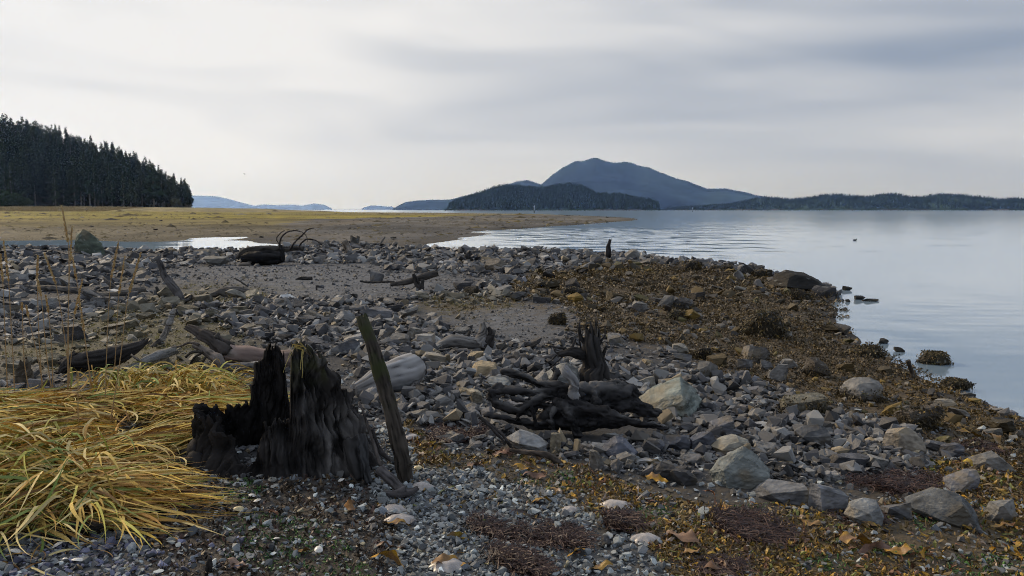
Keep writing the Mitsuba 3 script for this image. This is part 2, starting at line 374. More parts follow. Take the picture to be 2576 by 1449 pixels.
def hill_z(x, y):
    """the hillside under the trees"""
    vx = 1288 + SX * x / y
    crest = np.interp(vx, _k[:, 0], (527 - _k[:, 1]) / SX * 690 - 28)
    k = sstep(548, 720, y) * 0.75 + 0.25 * sstep(548, 590, y)
    return G(x, np.minimum(y, 545)) * (vx < 520) + np.maximum(crest, 0) * k


hx, hy = np.meshgrid(np.linspace(-1150, -150, 120), np.linspace(535, 900, 60))
hz = hill_z(hx, hy) - 0.4
out = 1288 + SX * hx / hy > 493
hz[out] = -2
na = 120
i, j = np.meshgrid(np.arange(59), np.arange(na - 1), indexing='ij')
q = np.stack([i * na + j, i * na + j + 1, (i + 1) * na + j + 1, (i + 1) * na + j], -1).reshape(-1, 4)
hv = np.stack([hx.ravel(), hy.ravel(), hz.ravel()], 1)
tag(entry('hill', (hv, np.vstack([q[:, :3], q[:, [0, 2, 3]]])), 'mat_far', color=np.full((len(hv), 3), (0.035, 0.035, 0.028)), smooth=True), 'steep hill under the dark conifers on the left', kind='structure')


def conifer(seed, start, thin, nw=15, nb=7):
    rng = np.random.default_rng(seed)
    V, F_, C = [], [], []
    n = 0
    for w in range(nw):
        t = start + (1 - start) * (w / nw) ** 0.95
        L = thin * (1 - (t - start) / (1 - start)) ** 0.8 * rng.uniform(0.7, 1.15) + 0.012
        if w < 2: L *= 0.7
        for b in range(nb):
            if rng.random() < 0.12: continue
            a = rng.uniform(0, 2 * np.pi)
            l = L * rng.uniform(0.6, 1.25)
            d = np.array([math.cos(a), math.sin(a), 0]); s = np.array([-d[1], d[0], 0]) * l * rng.uniform(0.28, 0.5)
            z = np.array([0, 0, t + rng.uniform(-0.02, 0.02)]); dz = np.array([0, 0, -l * rng.uniform(0.15, 0.6)])
            V += [z, z + d * l * 0.6 + s + dz * 0.5, z + d * l + dz, z + d * l * 0.6 - s + dz * 0.5, z + d * l * 0.5 + np.array([0, 0, 0.025])]
            F_ += [[n, n + 1, n + 4], [n + 1, n + 2, n + 4], [n + 2, n + 3, n + 4], [n + 3, n, n + 4]]
            C += [rng.uniform(0.7, 1.3)] * 5
            n += 5
    return np.array(V), np.array(F_), np.array(C)


CONIFERS = [conifer(s, st, th) for s, st, th in ((1, 0.12, 0.17), (2, 0.30, 0.14), (3, 0.20, 0.19), (4, 0.42, 0.16), (5, 0.10, 0.13), (6, 0.25, 0.21))]
LEAN = [conifer(s, st, th, 10, 5) for s, st, th in ((11, 0.12, 0.20), (12, 0.25, 0.17), (13, 0.2, 0.23), (14, 0.3, 0.18), (15, 0.10, 0.15), (16, 0.25, 0.25))]
_tr = trimesh.creation.cone(0.018, 0.97, sections=6)
TRUNK = mikit.ply(_tr, 'mat_wood', color=np.full((len(_tr.vertices), 3), (0.20, 0.185, 0.17)))
TONES = ((0.028, 0.044, 0.030), (0.044, 0.058, 0.034), (0.020, 0.032, 0.026), (0.038, 0.048, 0.036))
CROWN = [[mikit.ply((v, f), 'mat_far', color=np.clip(c[:, None] * np.array(t), 0, 1)) for t in TONES] for v, f, c in CONIFERS]
rng = np.random.default_rng(12)
pts = []
for row, y0 in enumerate(np.arange(549, 730, 7.0)):
    xs = np.arange(-620, -190, 5.2 if row < 2 else 6.4) + rng.uniform(-2.6, 2.6)
    for x in xs:
        x1, y1 = x + rng.uniform(-2.4, 2.4), y0 + rng.uniform(-3, 3) - 0.10 * (x + 220) * (row < 3) * 0
        vx = 1288 + SX * x1 / y1
        if vx < 488 - rng.uniform(0, 4):
            z1 = float(hill_z(np.array(x1), np.array(y1)))
            lim = (527 - np.interp(vx, _k[:, 0], _k[:, 1])) / SX * y1 + 2.15 - z1   # tallest tree the skyline there allows
            h = min(rng.uniform(18, 32), lim * rng.choice([rng.uniform(0.55, 0.85), rng.uniform(0.85, 1.04), rng.uniform(1.0, 1.24)]))
            if h > 4:
                pts.append((x1, y1, z1, h, vx, row))
pts = np.array(pts)
# trees on the skyline or in the front row show largest
vtop = 527 - (pts[:, 2] + pts[:, 3] - 2.15) / pts[:, 1] * SX
sky_gap = vtop - np.interp(pts[:, 4], _k[:, 0], _k[:, 1])
vis = (pts[:, 4] > -30)
score = np.where(vis, np.where(pts[:, 5] < 2, 100, 0) - np.maximum(sky_gap, 0), -1e9)
order = np.argsort(-score)
solo, rest = order[:300], order[300:]
SLOPE = ('at its highest by the picture edge', 'on the upper shoulder', 'high on the slope', 'halfway down the slope', 'low on the slope', 'near the tip above the water')
FOOT = ('behind the green bushes', 'behind the walker', 'behind the end of the dead grass', 'toward the tip of the point')
for n, k in enumerate(solo):
    x, y, z, h, vx, row = pts[k]
    lab = ('dark conifer with a bare trunk, front row, ' + FOOT[int(np.searchsorted([120, 250, 370], vx))] if row < 2 else 'dark conifer on the hill, ' + SLOPE[int(np.searchsorted([60, 150, 240, 330, 420], vx))])
    t = thing('conifer_tree', lab, 'tree', 'front row conifers, ' + FOOT[int(np.searchsorted([120, 250, 370], vx))] if row < 2 else 'conifers on the wooded hill, ' + SLOPE[int(np.searchsorted([60, 150, 240, 330, 420], vx))])
    M = T().translate([x, y, z - 0.5]).rotate([0, 0, 1], float(rng.uniform(0, 360))).scale([h * rng.uniform(0.75, 1.45), h * rng.uniform(0.75, 1.45), h])
    scene[t + '__trunk'] = {**TRUNK, 'to_world': M}
    v = int(rng.integers(6)) if row < 2 else int(rng.choice([0, 2, 4, 5, 1]))
    scene[t + '__crown'] = {**CROWN[v][int(rng.integers(4))], 'to_world': M}
parts = []
for k in rest:
    x, y, z, h, vx, row = pts[k]
    v, f, c = LEAN[int(rng.integers(6))]
    a = rng.uniform(0, 6.28); ca, sa = math.cos(a), math.sin(a)
    parts.append(((v @ np.array([[ca, sa, 0], [-sa, ca, 0], [0, 0, 1]])) * h + (x, y, z - 0.5), f, c[:, None] * np.array(TONES[int(rng.integers(4))])))
m, c = merge(parts)
tag(entry('conifer_forest', m, 'mat_far', color=c), 'dark conifers packed over the hillside between shore and skyline', 'forest', kind='stuff')


def leafy(name, x, y, w, h, col, label, n=900, seed=0):
    """a broadleaf bush: stems and many leaf clumps"""
    rng = np.random.default_rng(seed)
    z0 = float(G(np.array(x), np.array(y)))
    t = thing(name, label, 'bush')
    P = rng.normal(size=(n, 3)); P /= np.linalg.norm(P, axis=1)[:, None]
    lob = 0.75 + 0.5 * fb(P * 2.2 + seed, 2, seed)
    P = P * (rng.random(n) ** 0.4 * lob)[:, None] * (w / 2, w / 2, h / 2) + (x, y, z0 + h * 0.52)
    A, B = rng.normal(size=(n, 3)) * h * 0.05, rng.normal(size=(n, 3)) * h * 0.05
    V = np.stack([P - A, P + B, P + A, P - B], 1).reshape(-1, 3)
    F_ = (np.array([[0, 1, 2], [0, 2, 3]])[None] + 4 * np.arange(n)[:, None, None]).reshape(-1, 3)
    c = np.repeat(rng.uniform(0.6, 1.4, n)[:, None] * np.array(col), 4, 0)
    entry('foliage', (V, F_), 'mat_dry', t, c)
    st = [tubes(np.array([(x, y, z0 - 0.2), (x + a * w * 0.15, y, z0 + h * 0.4), (x + a * w * 0.3, y, z0 + h * 0.75)]), [0.12, 0.08, 0.03], 5) for a in (-1, -0.2, 0.6)]
    m, c = merge([(v, f, (0.12, 0.10, 0.08)) for v, f in st])
    entry('stem', m, 'mat_wood', t, c)


def tubes(p, r, sides=6):
    p = np.asarray(p, float)
    t = np.gradient(p, axis=0); t /= np.linalg.norm(t, axis=1)[:, None] + 1e-12
    a = np.cross(t, [0.31, 0.11, 0.94]); a /= np.linalg.norm(a, axis=1)[:, None] + 1e-9
    b = np.cross(t, a); g = np.arange(sides) * 2 * np.pi / sides
    v = (p[:, None] + np.asarray(r)[:, None, None] * (np.cos(g)[None, :, None] * a[:, None] + np.sin(g)[None, :, None] * b[:, None])).reshape(-1, 3)
    i, j = np.meshgrid(np.arange(len(p) - 1), np.arange(sides), indexing='ij')
    q = np.stack([i * sides + j, i * sides + (j + 1) % sides, (i + 1) * sides + (j + 1) % sides, (i + 1) * sides + j], -1).reshape(-1, 4)
    return v, np.vstack([q[:, :3], q[:, [0, 2, 3]]])


for n, (vx, Y, w, h, col, lab) in enumerate((
        (10, 515, 16, 11, (0.045, 0.075, 0.035), 'green broadleaf bush at the foot of the hill, first from the left'), (38, 520, 13, 9, (0.05, 0.08, 0.035), 'green broadleaf bush at the foot of the hill, second from the left'),
        (66, 524, 11, 6, (0.05, 0.07, 0.035), 'low green bush where the left bushes end'), (-22, 512, 16, 13, (0.045, 0.07, 0.035), 'green broadleaf bush cut by the left picture edge'),
        (447, 541, 7, 6, (0.11, 0.12, 0.08), 'pale grey green bush at the tip of the wooded point'))):
    x = (vx - 1288) / SX * Y
    leafy('bush', x, Y, w, h, col, lab, seed=60 + n)
# strip of tall dead grass along the back of the flats
rng = np.random.default_rng(77)
n = 5000
yy = rng.uniform(425, 540, n); uu = rng.uniform(-60, 400, n); yy = np.where(uu > 250, np.maximum(yy, 425 + (uu - 250) * 0.75), yy); xx = (uu - 1288) / SX * yy
zz = G(xx, yy)
hh = rng.uniform(0.15, 0.7, n) * (0.5 + 2.2 * np.clip(n2(xx, yy, 0.05, 70) + 0.25, 0, 1)) * np.clip((405 - uu) / 130, 0.15, 1)
ww = rng.uniform(0.25, 0.7, n)
V = np.stack([np.stack([xx - ww, yy, zz], 1), np.stack([xx + ww, yy + 0.2, zz], 1), np.stack([xx + rng.normal(0, 0.2, n), yy, zz + hh], 1)], 1).reshape(-1, 3)
tag(entry('dead_grass', (V, np.arange(3 * n).reshape(-1, 3)), 'mat_dry', color=np.repeat(rng.uniform(0.7, 1.25, n)[:, None] * np.array((0.42, 0.34, 0.20)), 3, 0)), 'strip of straw coloured dead grass below the wooded hill', 'grass', kind='stuff')

HAZE_TOP = 500.0
scene['haze'] = {'type': 'cube', 'to_world': T().translate([0, 0, (HAZE_TOP - 4) / 2]).scale([27000, 27000, (HAZE_TOP + 4) / 2]), 'bsdf': {'type': 'null'}, 'interior': {'type': 'ref', 'id': 'haze_air'}}
tag('haze', 'thin blue air between the beach and the far mountain', kind='stuff')

# weed clumps and stones that roughen the flats
rng = np.random.default_rng(78)
vx, vy = rng.uniform(-60, 1620, 5200), 531 + 82 * rng.random(5200) ** 1.3
q = at(vx, vy)
k = (sdist(P_FLAT, FLAT, q[:, 0], q[:, 1]) > 1) & (q[:, 1] > 46) & (q[:, 1] < 330) & (fb(np.stack([q[:, 0] * 0.05, q[:, 1] * 0.03, 0 * q[:, 0]], -1), 3, 5) > 0.42)
q = q[k]; n = len(q)
h = q[:, 1] * 0.00045 * rng.lognormal(0, 0.6, n)
a = np.linspace(0, 2 * np.pi, 7)[:-1]
ring = np.stack([q[:, 0:1] + np.cos(a)[None] * h[:, None] * rng.uniform(1.5, 5, (n, 1)), q[:, 1:2] + np.sin(a)[None] * h[:, None] * 2.2, np.repeat(q[:, 2:3] - 0.02, 6, 1)], -1)
V = np.concatenate([ring, (q + np.stack([0 * h, 0 * h, h], 1))[:, None]], 1).reshape(-1, 3)
F_ = (np.array([[i, (i + 1) % 6, 6] for i in range(6)])[None] + 7 * np.arange(n)[:, None, None]).reshape(-1, 3)
pal = np.array([(0.090, 0.072, 0.040), (0.12, 0.095, 0.045), (0.060, 0.052, 0.042), (0.17, 0.13, 0.05), (0.22, 0.20, 0.17)])
tag(entry('flat_weed', (V, F_), 'mat_dry', color=np.repeat(pal[rng.choice(5, n, p=[0.32, 0.28, 0.2, 0.14, 0.06])], 7, 0)), 'low weed clumps and stones dotting the tidal flats', 'seaweed', kind='stuff')

# ------------------------------------------------------------------ stones
SLATE, DARK, PALE, TAN, GREEN, BROWN, GREY, BLUE, WET = ((0.128, 0.127, 0.130), (0.052, 0.051, 0.053), (0.25, 0.25, 0.25), (0.32, 0.26, 0.17), (0.21, 0.235, 0.215), (0.14, 0.115, 0.085), (0.19, 0.185, 0.178), (0.088, 0.092, 0.108), (0.040, 0.036, 0.030))
_ico = {k: trimesh.creation.icosphere(subdivisions=k) for k in (1, 2, 3, 4)}


from scipy.spatial import HalfspaceIntersection


def rock(seed, w, d, h, planes=13, flat=0.0, rough=0.05, sub=3, strata=0.0, peak=0.5, shape=None, front=()):
    """an angular stone: a block cut by random planes, its flat faces then chipped and stepped along the bedding"""
    rng = np.random.default_rng(seed)
    n = rng.normal(size=(planes, 3)); n[:, 2] *= 1 - 0.55 * flat
    n /= np.linalg.norm(n, axis=1)[:, None]
    dist = rng.uniform(0.58, 1.0, planes)
    tl = rng.normal(0, 0.22 + 0.12 * peak, 2)
    n = np.vstack([n, [[tl[0], tl[1], 1], [-tl[0] * 0.6, -tl[1] * 0.6, -1]], np.vstack([np.eye(3), -np.eye(3)])])
    n /= np.linalg.norm(n, axis=1)[:, None]
    dist = np.concatenate([dist, [0.5 + 0.35 * peak, 0.75], np.full(6, 1.05)])
    P = HalfspaceIntersection(np.column_stack([n, -dist]), np.zeros(3)).intersections
    if shape:          # an observed outline: full width at mid depth, drawn in towards the front and the back
        o = np.array([(2 * a - 1, 1 - 2 * b) for a, b in shape])
        mid = o.mean(0)
        ring = lambda y, k, jx=0.0: np.column_stack([(o[:, 0] - mid[0]) * k + mid[0] + jx, np.full(len(o), y) + 0.08 * rng.normal(size=len(o)), (o[:, 1] - mid[1]) * k + mid[1]])
        P = np.vstack([ring(0.1, 1.0), ring(-0.55, 0.70), ring(0.8, 0.72)] + ([[(2 * a - 1, -0.95, 1 - 2 * b) for a, b in front]] if front else []))
        P[:, 2] = np.where(P[:, 2] < -0.6, -1.1, P[:, 2])
    hull = trimesh.convex.convex_hull(np.round(P, 5))
    v, f = np.array(hull.vertices), np.array(hull.faces)
    if sub >= 2:
        v, f = trimesh.remesh.subdivide_to_size(v, f, {2: 0.7, 3: 0.34, 4: 0.16}[sub])
        m = trimesh.Trimesh(v, f, process=True); v, f = np.array(m.vertices), np.array(m.faces)
        u = v / (np.linalg.norm(v, axis=1)[:, None] + 1e-9)
        v = v * (1 + rough * 1.5 * (fb(v * 1.8 + seed, 3, seed) - 0.5) + rough * 1.2 * (fb(v * 6 + seed, 3, seed + 1) - 0.5))[:, None]
        if strata:
            ax = rng.normal(size=3) * 0.45 + (0, 0, 1); ax /= np.linalg.norm(ax)
            q = v @ ax * 6 + 1.2 * fb(v * 1.5, 2, seed)
            v = v + (u - np.outer(u @ ax, ax)) * (1.6 * strata * (fb(np.stack([np.floor(q), 0 * q, 0 * q], -1), 1, seed) - 0.5))[:, None]
    lo, hi = v.min(0), v.max(0)
    return (v - (lo + hi) / 2) / (hi - lo) * (w, d, h), f


def rot_z(a):
    return np.array([[math.cos(a), -math.sin(a), 0], [math.sin(a), math.cos(a), 0], [0, 0, 1]])


def stone_color(v, col, seed, weed=0.0, lichen=0.0, h=1.0):
    s = max(np.ptp(v, 0).max(), 0.05)
    n1, n2_, n3 = fb(v / s * 3 + seed, 4, seed), fb(v / s * 11 + seed, 3, seed + 3), fb(v / s * np.array([4, 4, 14]) + seed, 3, seed + 5)
    c = np.asarray(col) * np.clip(1 + 1.5 * (n1 - 0.5) + 1.1 * (n2_ - 0.5) + 0.9 * (n3 - 0.5), 0.3, 2)[:, None]
    rust = np.clip((fb(v / s * 2 + 9 + seed, 3, seed + 7) - 0.56) * 5, 0, 0.5)
    c = lerp(c, np.array((0.24, 0.19, 0.12)) * (np.mean(col) / 0.17), rust)
    if lichen:
        c = lerp(c, (0.36, 0.38, 0.35), np.clip((n2_ - 0.55) * 6, 0, lichen))
    if weed:
        k = np.clip((0.55 * weed - (v[:, 2] - v[:, 2].min()) / np.ptp(v[:, 2]) + 0.9 * (n1 - 0.35)) * 5, 0, 0.92)
        c = lerp(c, (0.034, 0.027, 0.016), k)
    spot = (fb(v / s * 22 + seed, 1, seed + 11) > 0.86)
    c[spot] = lerp(c[spot], (0.32, 0.32, 0.30), np.full(spot.sum(), 0.6))
    return c


def tufts(P, N, size, rng, cols, per=9, spread=0.9, lift=0.5):
    """small strap-shaped fronds growing at points P along directions N"""
    n = len(P) * per
    B = np.repeat(P, per, 0); Nn = np.repeat(N, per, 0); L = np.repeat(size, per) * rng.uniform(0.5, 1.3, n)
    d = rng.normal(size=(n, 3)) * spread + Nn * lift; d /= np.linalg.norm(d, axis=1)[:, None]
    s = np.cross(d, rng.normal(size=(n, 3))); s /= np.linalg.norm(s, axis=1)[:, None] + 1e-9
    w = (L * rng.uniform(0.11, 0.22, n))[:, None]
    B = B + rng.normal(size=(n, 3)) * np.repeat(size, per)[:, None] * (0.45, 0.45, 0.12)
    mid = B + d * (L * 0.55)[:, None]
    tip = B + d * L[:, None] + np.array([0, 0, -0.35]) * L[:, None]
    V = np.stack([B, mid + s * w, tip, mid - s * w], 1).reshape(-1, 3)
    F_ = (np.array([[0, 1, 3], [1, 2, 3]])[None] + 4 * np.arange(n)[:, None, None]).reshape(-1, 3)
    c = np.repeat(cols, per, 0) * rng.uniform(0.55, 1.5, n)[:, None]
    return V, F_, np.repeat(c, 4, 0)


def weed_colors(n, rng, gold=0.25):
    a = np.array([(0.060, 0.045, 0.022), (0.10, 0.070, 0.028), (0.042, 0.034, 0.020), (0.17, 0.115, 0.030), (0.085, 0.075, 0.030)])
    p = np.array([0.30, 0.25, 0.25, gold * 0.6, 0.1]); p /= p.sum()
    return a[rng.choice(5, n, p=p)] * rng.uniform(0.75, 1.3, n)[:, None]


HERO = []          # footprints kept clear of scattered stones: x, y, radius
_seed = [100]


def boulder(x0, x1, y0, y1, col, label, weed=0.0, flat=0.3, lichen=0.0, planes=12, strata=0.02, name='boulder', cat='boulder', yaw=0.0, dd=0.75, sub=None, seed=None, tilt=0.0, group=None, peak=0.5, rough=0.05, z=None, shape=None, front=()):
    _seed[0] += 1
    s = seed or _seed[0]
    b = at((x0 + x1) / 2, y1) if z is None else np.append(at0((x0 + x1) / 2, y1, z), z)
    k = b[1] / SX * 1.01
    w = (x1 - x0) * k
    phi = math.atan2(CAM_Z - b[2], b[1])
    d = w * dd
    h = max(((y1 - y0) * k - 0.55 * d * math.sin(phi)) / math.cos(phi), 0.42 * (y1 - y0) * k)
    sub = sub or (4 if x1 - x0 > 95 else 3 if x1 - x0 > 26 else 2)
    v, f = rock(s, w, d, h * (1.18 if shape else 1.3), planes, flat, rough, sub, strata, peak, shape, front)
    if tilt: v = v @ trimesh.transformations.rotation_matrix(math.radians(tilt), [0, 1, 0])[:3, :3].T
    if yaw: v = v @ rot_z(math.radians(yaw)).T
    c = stone_color(v, col, s, weed, lichen)
    v = v + (b[0], b[1] + d * 0.42, b[2] + h * 0.5 - 0.15 * h)
    if weed > 0.35:
        t = thing(name, label, cat, group)
        entry('stone', (v, f), 'mat_boulder', t, c)
        rng = np.random.default_rng(s)
        m = trimesh.Trimesh(v, f, process=False)
        P, fi = trimesh.sample.sample_surface(m, int(150 + 130 * weed), seed=s)
        P = np.asarray(P); lowp = (P[:, 2] < b[2] + h * (0.15 + 0.85 * weed) + 0.1 * h * rng.normal(size=len(P)))
        P, N = P[lowp], m.face_normals[fi][lowp]
        if len(P) > 5:
            V, F_, C = tufts(P, N, np.full(len(P), np.clip(w * 0.10, 0.03, 0.10)), rng, weed_colors(len(P), rng, 0.15), 6, 0.8, 0.6)
            k2 = entry('seaweed', (V, F_), 'mat_weed', t, C)
            tag(k2, kind='stuff')
    else:
        t = tag(entry(name, (v, f), 'mat_boulder', color=c), label, cat, group)
    HERO.append((b[0], b[1] + d * 0.4, max(w, d) * 0.42))
    return t


B = boulder
B(176, 252, 571, 644, (0.085, 0.105, 0.08), 'big greenish boulder leaning at the far left by the pool', flat=0, strata=0.06, peak=1, seed=17, dd=0.8, sub=4, planes=12, shape=[(.05,.15),(.25,0),(.5,.10),(.7,.28),(.9,.5),(1,.95),(.3,1),(0,.9),(0,.4)], front=[(.3,.35),(.75,.6),(.6,.95)])
B(188, 248, 640, 660, GREY, 'pale flat slab below the leaning greenish boulder', flat=1, dd=1)
B(244, 268, 640, 657, SLATE, 'small grey stone right of the leaning greenish boulder')
B(481, 549, 625, 645, (0.16, 0.155, 0.14), 'rounded grey boulder on the berm in front of the bright pool', planes=20, dd=0.8)
B(508, 566, 643, 668, (0.19, 0.185, 0.17), 'squared pale boulder below the rounded one by the pool', planes=8)
B(148, 214, 815, 856, DARK, 'black angular rock among the grass stalks', planes=9, peak=1)
B(135, 172, 838, 862, SLATE, 'grey shard leaning on the black rock by the stalks')
B(639, 686, 799, 828, (0.20, 0.175, 0.15), 'smooth rounded brownish cobble on the grey rubble', planes=40, strata=0, rough=0.02, name='cobble', cat='stone')
B(548, 590, 783, 812, GREY, 'pale angular stone left of the rounded brownish cobble')
B(598, 640, 775, 800, GREY, 'pale slate chunk behind the rounded brownish cobble', flat=0.7)
B(898, 985, 772, 812, (0.155, 0.155, 0.165), 'wide slate slab behind the top of the leaning post', flat=0.8, dd=0.8)
B(978, 1026, 838, 868, (0.20, 0.185, 0.165), 'brownish stone between the leaning post and the forked log')
B(1020, 1062, 822, 854, (0.17, 0.165, 0.155), 'mottled stone with a pale left face behind the forked log', lichen=0.4)
B(1059, 1096, 824, 850, BLUE, 'flat topped bluish block behind the forked log', planes=7, flat=0.8)
B(850, 902, 850, 894, (0.155, 0.16, 0.175), 'pointed slate stone left of the leaning post', peak=1)
B(1160, 1216, 884, 924, TAN, 'upright tan block behind the larger tan block', planes=7, peak=1, dd=0.6)
B(1180, 1268, 902, 953, (0.38, 0.30, 0.19), 'large smooth tan block on the grey rubble', planes=9, strata=0, rough=0.03, seed=23, shape=[(0,.55),(.15,.1),(.35,0),(.75,.12),(1,.6),(.95,.95),(.4,1),(.1,.85)], front=[(.2,.7),(.8,.75)])
B(1050, 1122, 884, 926, (0.26, 0.235, 0.195), 'wide flat tan grey slab below the forked log', flat=1, dd=0.9, strata=0.03)
B(1072, 1105, 912, 932, BLUE, 'dark bluish stone resting against the tan grey slab')
B(1218, 1276, 650, 681, (0.15, 0.13, 0.105), 'brown boulder on the middle of the far berm', planes=14)
B(1568, 1616, 624, 654, (0.18, 0.175, 0.165), 'rounded grey boulder standing against the bay on the berm', planes=16, shape=[(0,.6),(.2,.25),(.5,0),(.75,.05),(1,.6),(1,1),(.05,1)])
B(1620, 1660, 650, 668, (0.15, 0.14, 0.13), 'grey wedge stone right of the rounded berm boulder')
B(1590, 1625, 654, 668, GREY, 'pale small stone below the rounded berm boulder')
B(1480, 1510, 640, 656, (0.2, 0.17, 0.13), 'tan stone left of the black post on the berm')
B(1430, 1456, 652, 675, GREY, 'upright grey stone on the berm before the bay')
B(1400, 1435, 640, 655, SLATE, 'dark grey stone on the berm left of the upright one')
B(1322, 1342, 625, 640, DARK, 'square dark stone on the berm crest before the bay')
B(1030, 1056, 620, 634, DARK, 'rounded dark stone on the berm beside the white water')
B(1060, 1080, 622, 634, (0.15, 0.13, 0.11), 'small brownish stone on the berm beside the white water')
B(1155, 1190, 700, 722, DARK, 'dark rock on top of its neighbour in the middle beach')
B(1166, 1205, 718, 742, WET, 'weedy dark rock below the dark one in the middle beach', weed=0.6)
B(1228, 1262, 703, 725, SLATE, 'angular slate rock on the brown fringe of the middle beach', peak=1)
B(930, 965, 680, 708, SLATE, 'low slate stone beside the sloped log')
B(1418, 1470, 722, 750, WET, 'round dark weed covered boulder in the middle of the brown weed', weed=1.0, planes=20)
B(1380, 1425, 785, 818, WET, 'golden brown weed mound at the edge of the fine gravel', weed=1.2, planes=20)
B(1520, 1560, 695, 712, WET, 'small dark weedy boulder below the black post', weed=1.0)
B(1600, 1632, 704, 722, WET, 'small dark weedy boulder right of the one below the post', weed=1.0)
B(1700, 1772, 658, 684, WET, 'long dark weedy boulder at the water edge beyond the berm', weed=1.0, planes=20)
B(1788, 1818, 667, 684, WET, 'small rounded weedy boulder at the water edge', weed=1.0, planes=20)
B(1818, 1852, 664, 684, WET, 'second rounded weedy boulder at the water edge', weed=1.0, planes=20)
B(1846, 1874, 678, 706, GREY, 'upright grey stone among the dark weedy boulders', planes=9, peak=1, dd=0.6)
B(1856, 1902, 664, 696, DARK, 'black boulder behind the upright grey stone', planes=16)
B(1898, 1944, 676, 702, WET, 'dark weedy boulder between the black one and the largest', weed=0.9)
B(1946, 2112, 674, 736, (0.024, 0.022, 0.019), 'largest dark humped boulder lying at the water edge', weed=0.3, planes=34, flat=0, dd=0.6, seed=33, rough=0.08, shape=[(0,.6),(.15,.15),(.3,0),(.55,.1),(.8,.4),(1,.9),(.9,1),(.1,1)], front=[(.2,.6),(.7,.75)])
B(2046, 2102, 718, 750, DARK, 'dark boulder just below the largest humped one', weed=0.45)
B(1995, 2046, 725, 760, WET, 'weedy boulder left of the dark one at the water edge', weed=1.0)
B(1655, 1700, 740, 775, GREY, 'pale pointed stone in the brown weed', planes=9, peak=1)
B(1700, 1750, 748, 780, DARK, 'black hollow looking boulder right of the pale pointed stone', weed=0.5)
B(1590, 1632, 758, 785, GREY, 'low pale slab in the brown weed', flat=0.9)
B(1680, 1740, 778, 806, WET, 'weedy mound below the black hollow boulder', weed=1.2)
B(1880, 1990, 780, 850, WET, 'broad weed covered mound near the right shore', weed=1.3, planes=24, flat=0.5)
B(1834, 1862, 818, 838, PALE, 'small pale pointed stone near the weedy mound', peak=1)
B(1530, 1568, 838, 868, GREY, 'grey pyramid stone behind the spiky stump', peak=1, planes=8)
B(1692, 1734, 864, 892, (0.23, 0.215, 0.185), 'pale pointed stone right of the spiky stump', peak=1, planes=8)
B(1740, 1790, 872, 905, WET, 'weedy stone right of the pale pointed stone', weed=0.8)
B(1876, 1940, 866, 914, (0.165, 0.155, 0.145), 'tilted weathered slab with a pale top edge', planes=7, weed=0.4, tilt=14)
B(1856, 1904, 900, 932, SLATE, 'angular stone with pale edges below the tilted slab', planes=9)
B(1753, 1812, 906, 960, (0.155, 0.145, 0.13), 'upright brownish boulder behind the pale green boulder', planes=11, weed=0.4, peak=1)
B(1938, 1982, 914, 962, GREY, 'pale wedge stone leaning in the weed', peak=1, planes=8)
B(1916, 1945, 904, 932, SLATE, 'small stone leaning on the pale wedge')
B(2023, 2102, 893, 950, (0.07, 0.058, 0.045), 'dark brown boulder with a rusty left edge', planes=12, weed=0.4, seed=44, shape=[(0,.6),(.25,.02),(.5,.0),(.85,.35),(1,.75),(.95,1),(.3,1)], front=[(.3,.5),(.7,.7)])
B(1968, 2012, 902, 928, GREY, 'grey stone left of the dark brown boulder')
B(2128, 2244, 942, 1012, (0.20, 0.19, 0.175), 'large rounded grey boulder near the right shore', planes=30, weed=0.5, strata=0, seed=45, shape=[(0,.55),(.06,.32),(.18,.12),(.4,0),(.65,.0),(.85,.15),(.96,.4),(1,.8),(.9,1),(.1,1)], front=[(.3,.5),(.7,.55)])
B(1976, 2084, 985, 1055, (0.14, 0.13, 0.10), 'jagged boulder with hanging weed on its left face', weed=0.7, planes=12, peak=1, strata=0.05)
B(2270, 2380, 1010, 1085, (0.10, 0.085, 0.07), 'dark weedy boulder above the tan boulder at right', weed=1.0, planes=16)
B(2008, 2102, 1062, 1130, (0.075, 0.078, 0.084), 'black block with a pale flat top', planes=8, flat=0.9, seed=52, strata=0.02, shape=[(0,.24),(.25,.06),(.65,0),(.88,.12),(1,.9),(.6,1),(.2,.78),(.03,.4)], front=[(.1,.35),(.85,.3),(.9,.95)])
B(2088, 2210, 1142, 1186, (0.075, 0.078, 0.088), 'long black layered slab lying on the rubble', planes=8, flat=1, strata=0.05, dd=0.5, tilt=4)
B(2180, 2260, 1140, 1190, GREY, 'pale stone behind the long black slab', lichen=0.3)
B(2231, 2330, 1072, 1150, (0.24, 0.21, 0.17), 'smooth tan boulder near the right edge', planes=18, weed=0.2, strata=0.01)
B(2330, 2395, 1102, 1135, SLATE, 'slate stone right of the smooth tan boulder')
B(2365, 2436, 1112, 1150, BLUE, 'dark bluish stone below the slate by the tan boulder', flat=0.6)
B(2453, 2550, 1130, 1190, (0.19, 0.18, 0.165), 'pale layered boulder against the right edge', planes=14, flat=0.5, weed=0.3)
B(1610, 1786, 936, 1056, (0.215, 0.245, 0.22), 'large pale green boulder with a sharp peak', planes=9, peak=1.2, seed=58, dd=0.85, strata=0.05, rough=0.10, lichen=0.3, shape=[(0,.62),(.02,.52),(.22,.32),(.66,0),(.87,.22),(1,.55),(.95,.85),(.62,1),(.32,1),(.05,.78)], front=[(.60,.40),(.62,.95),(.28,.62)])
B(1795, 1905, 1088, 1150, (0.25, 0.24, 0.205), 'pale tan boulder behind the big grey green one', planes=9, seed=61, shape=[(0,.5),(.25,.15),(.6,0),(.85,.2),(1,.6),(1,1),(.2,1)])
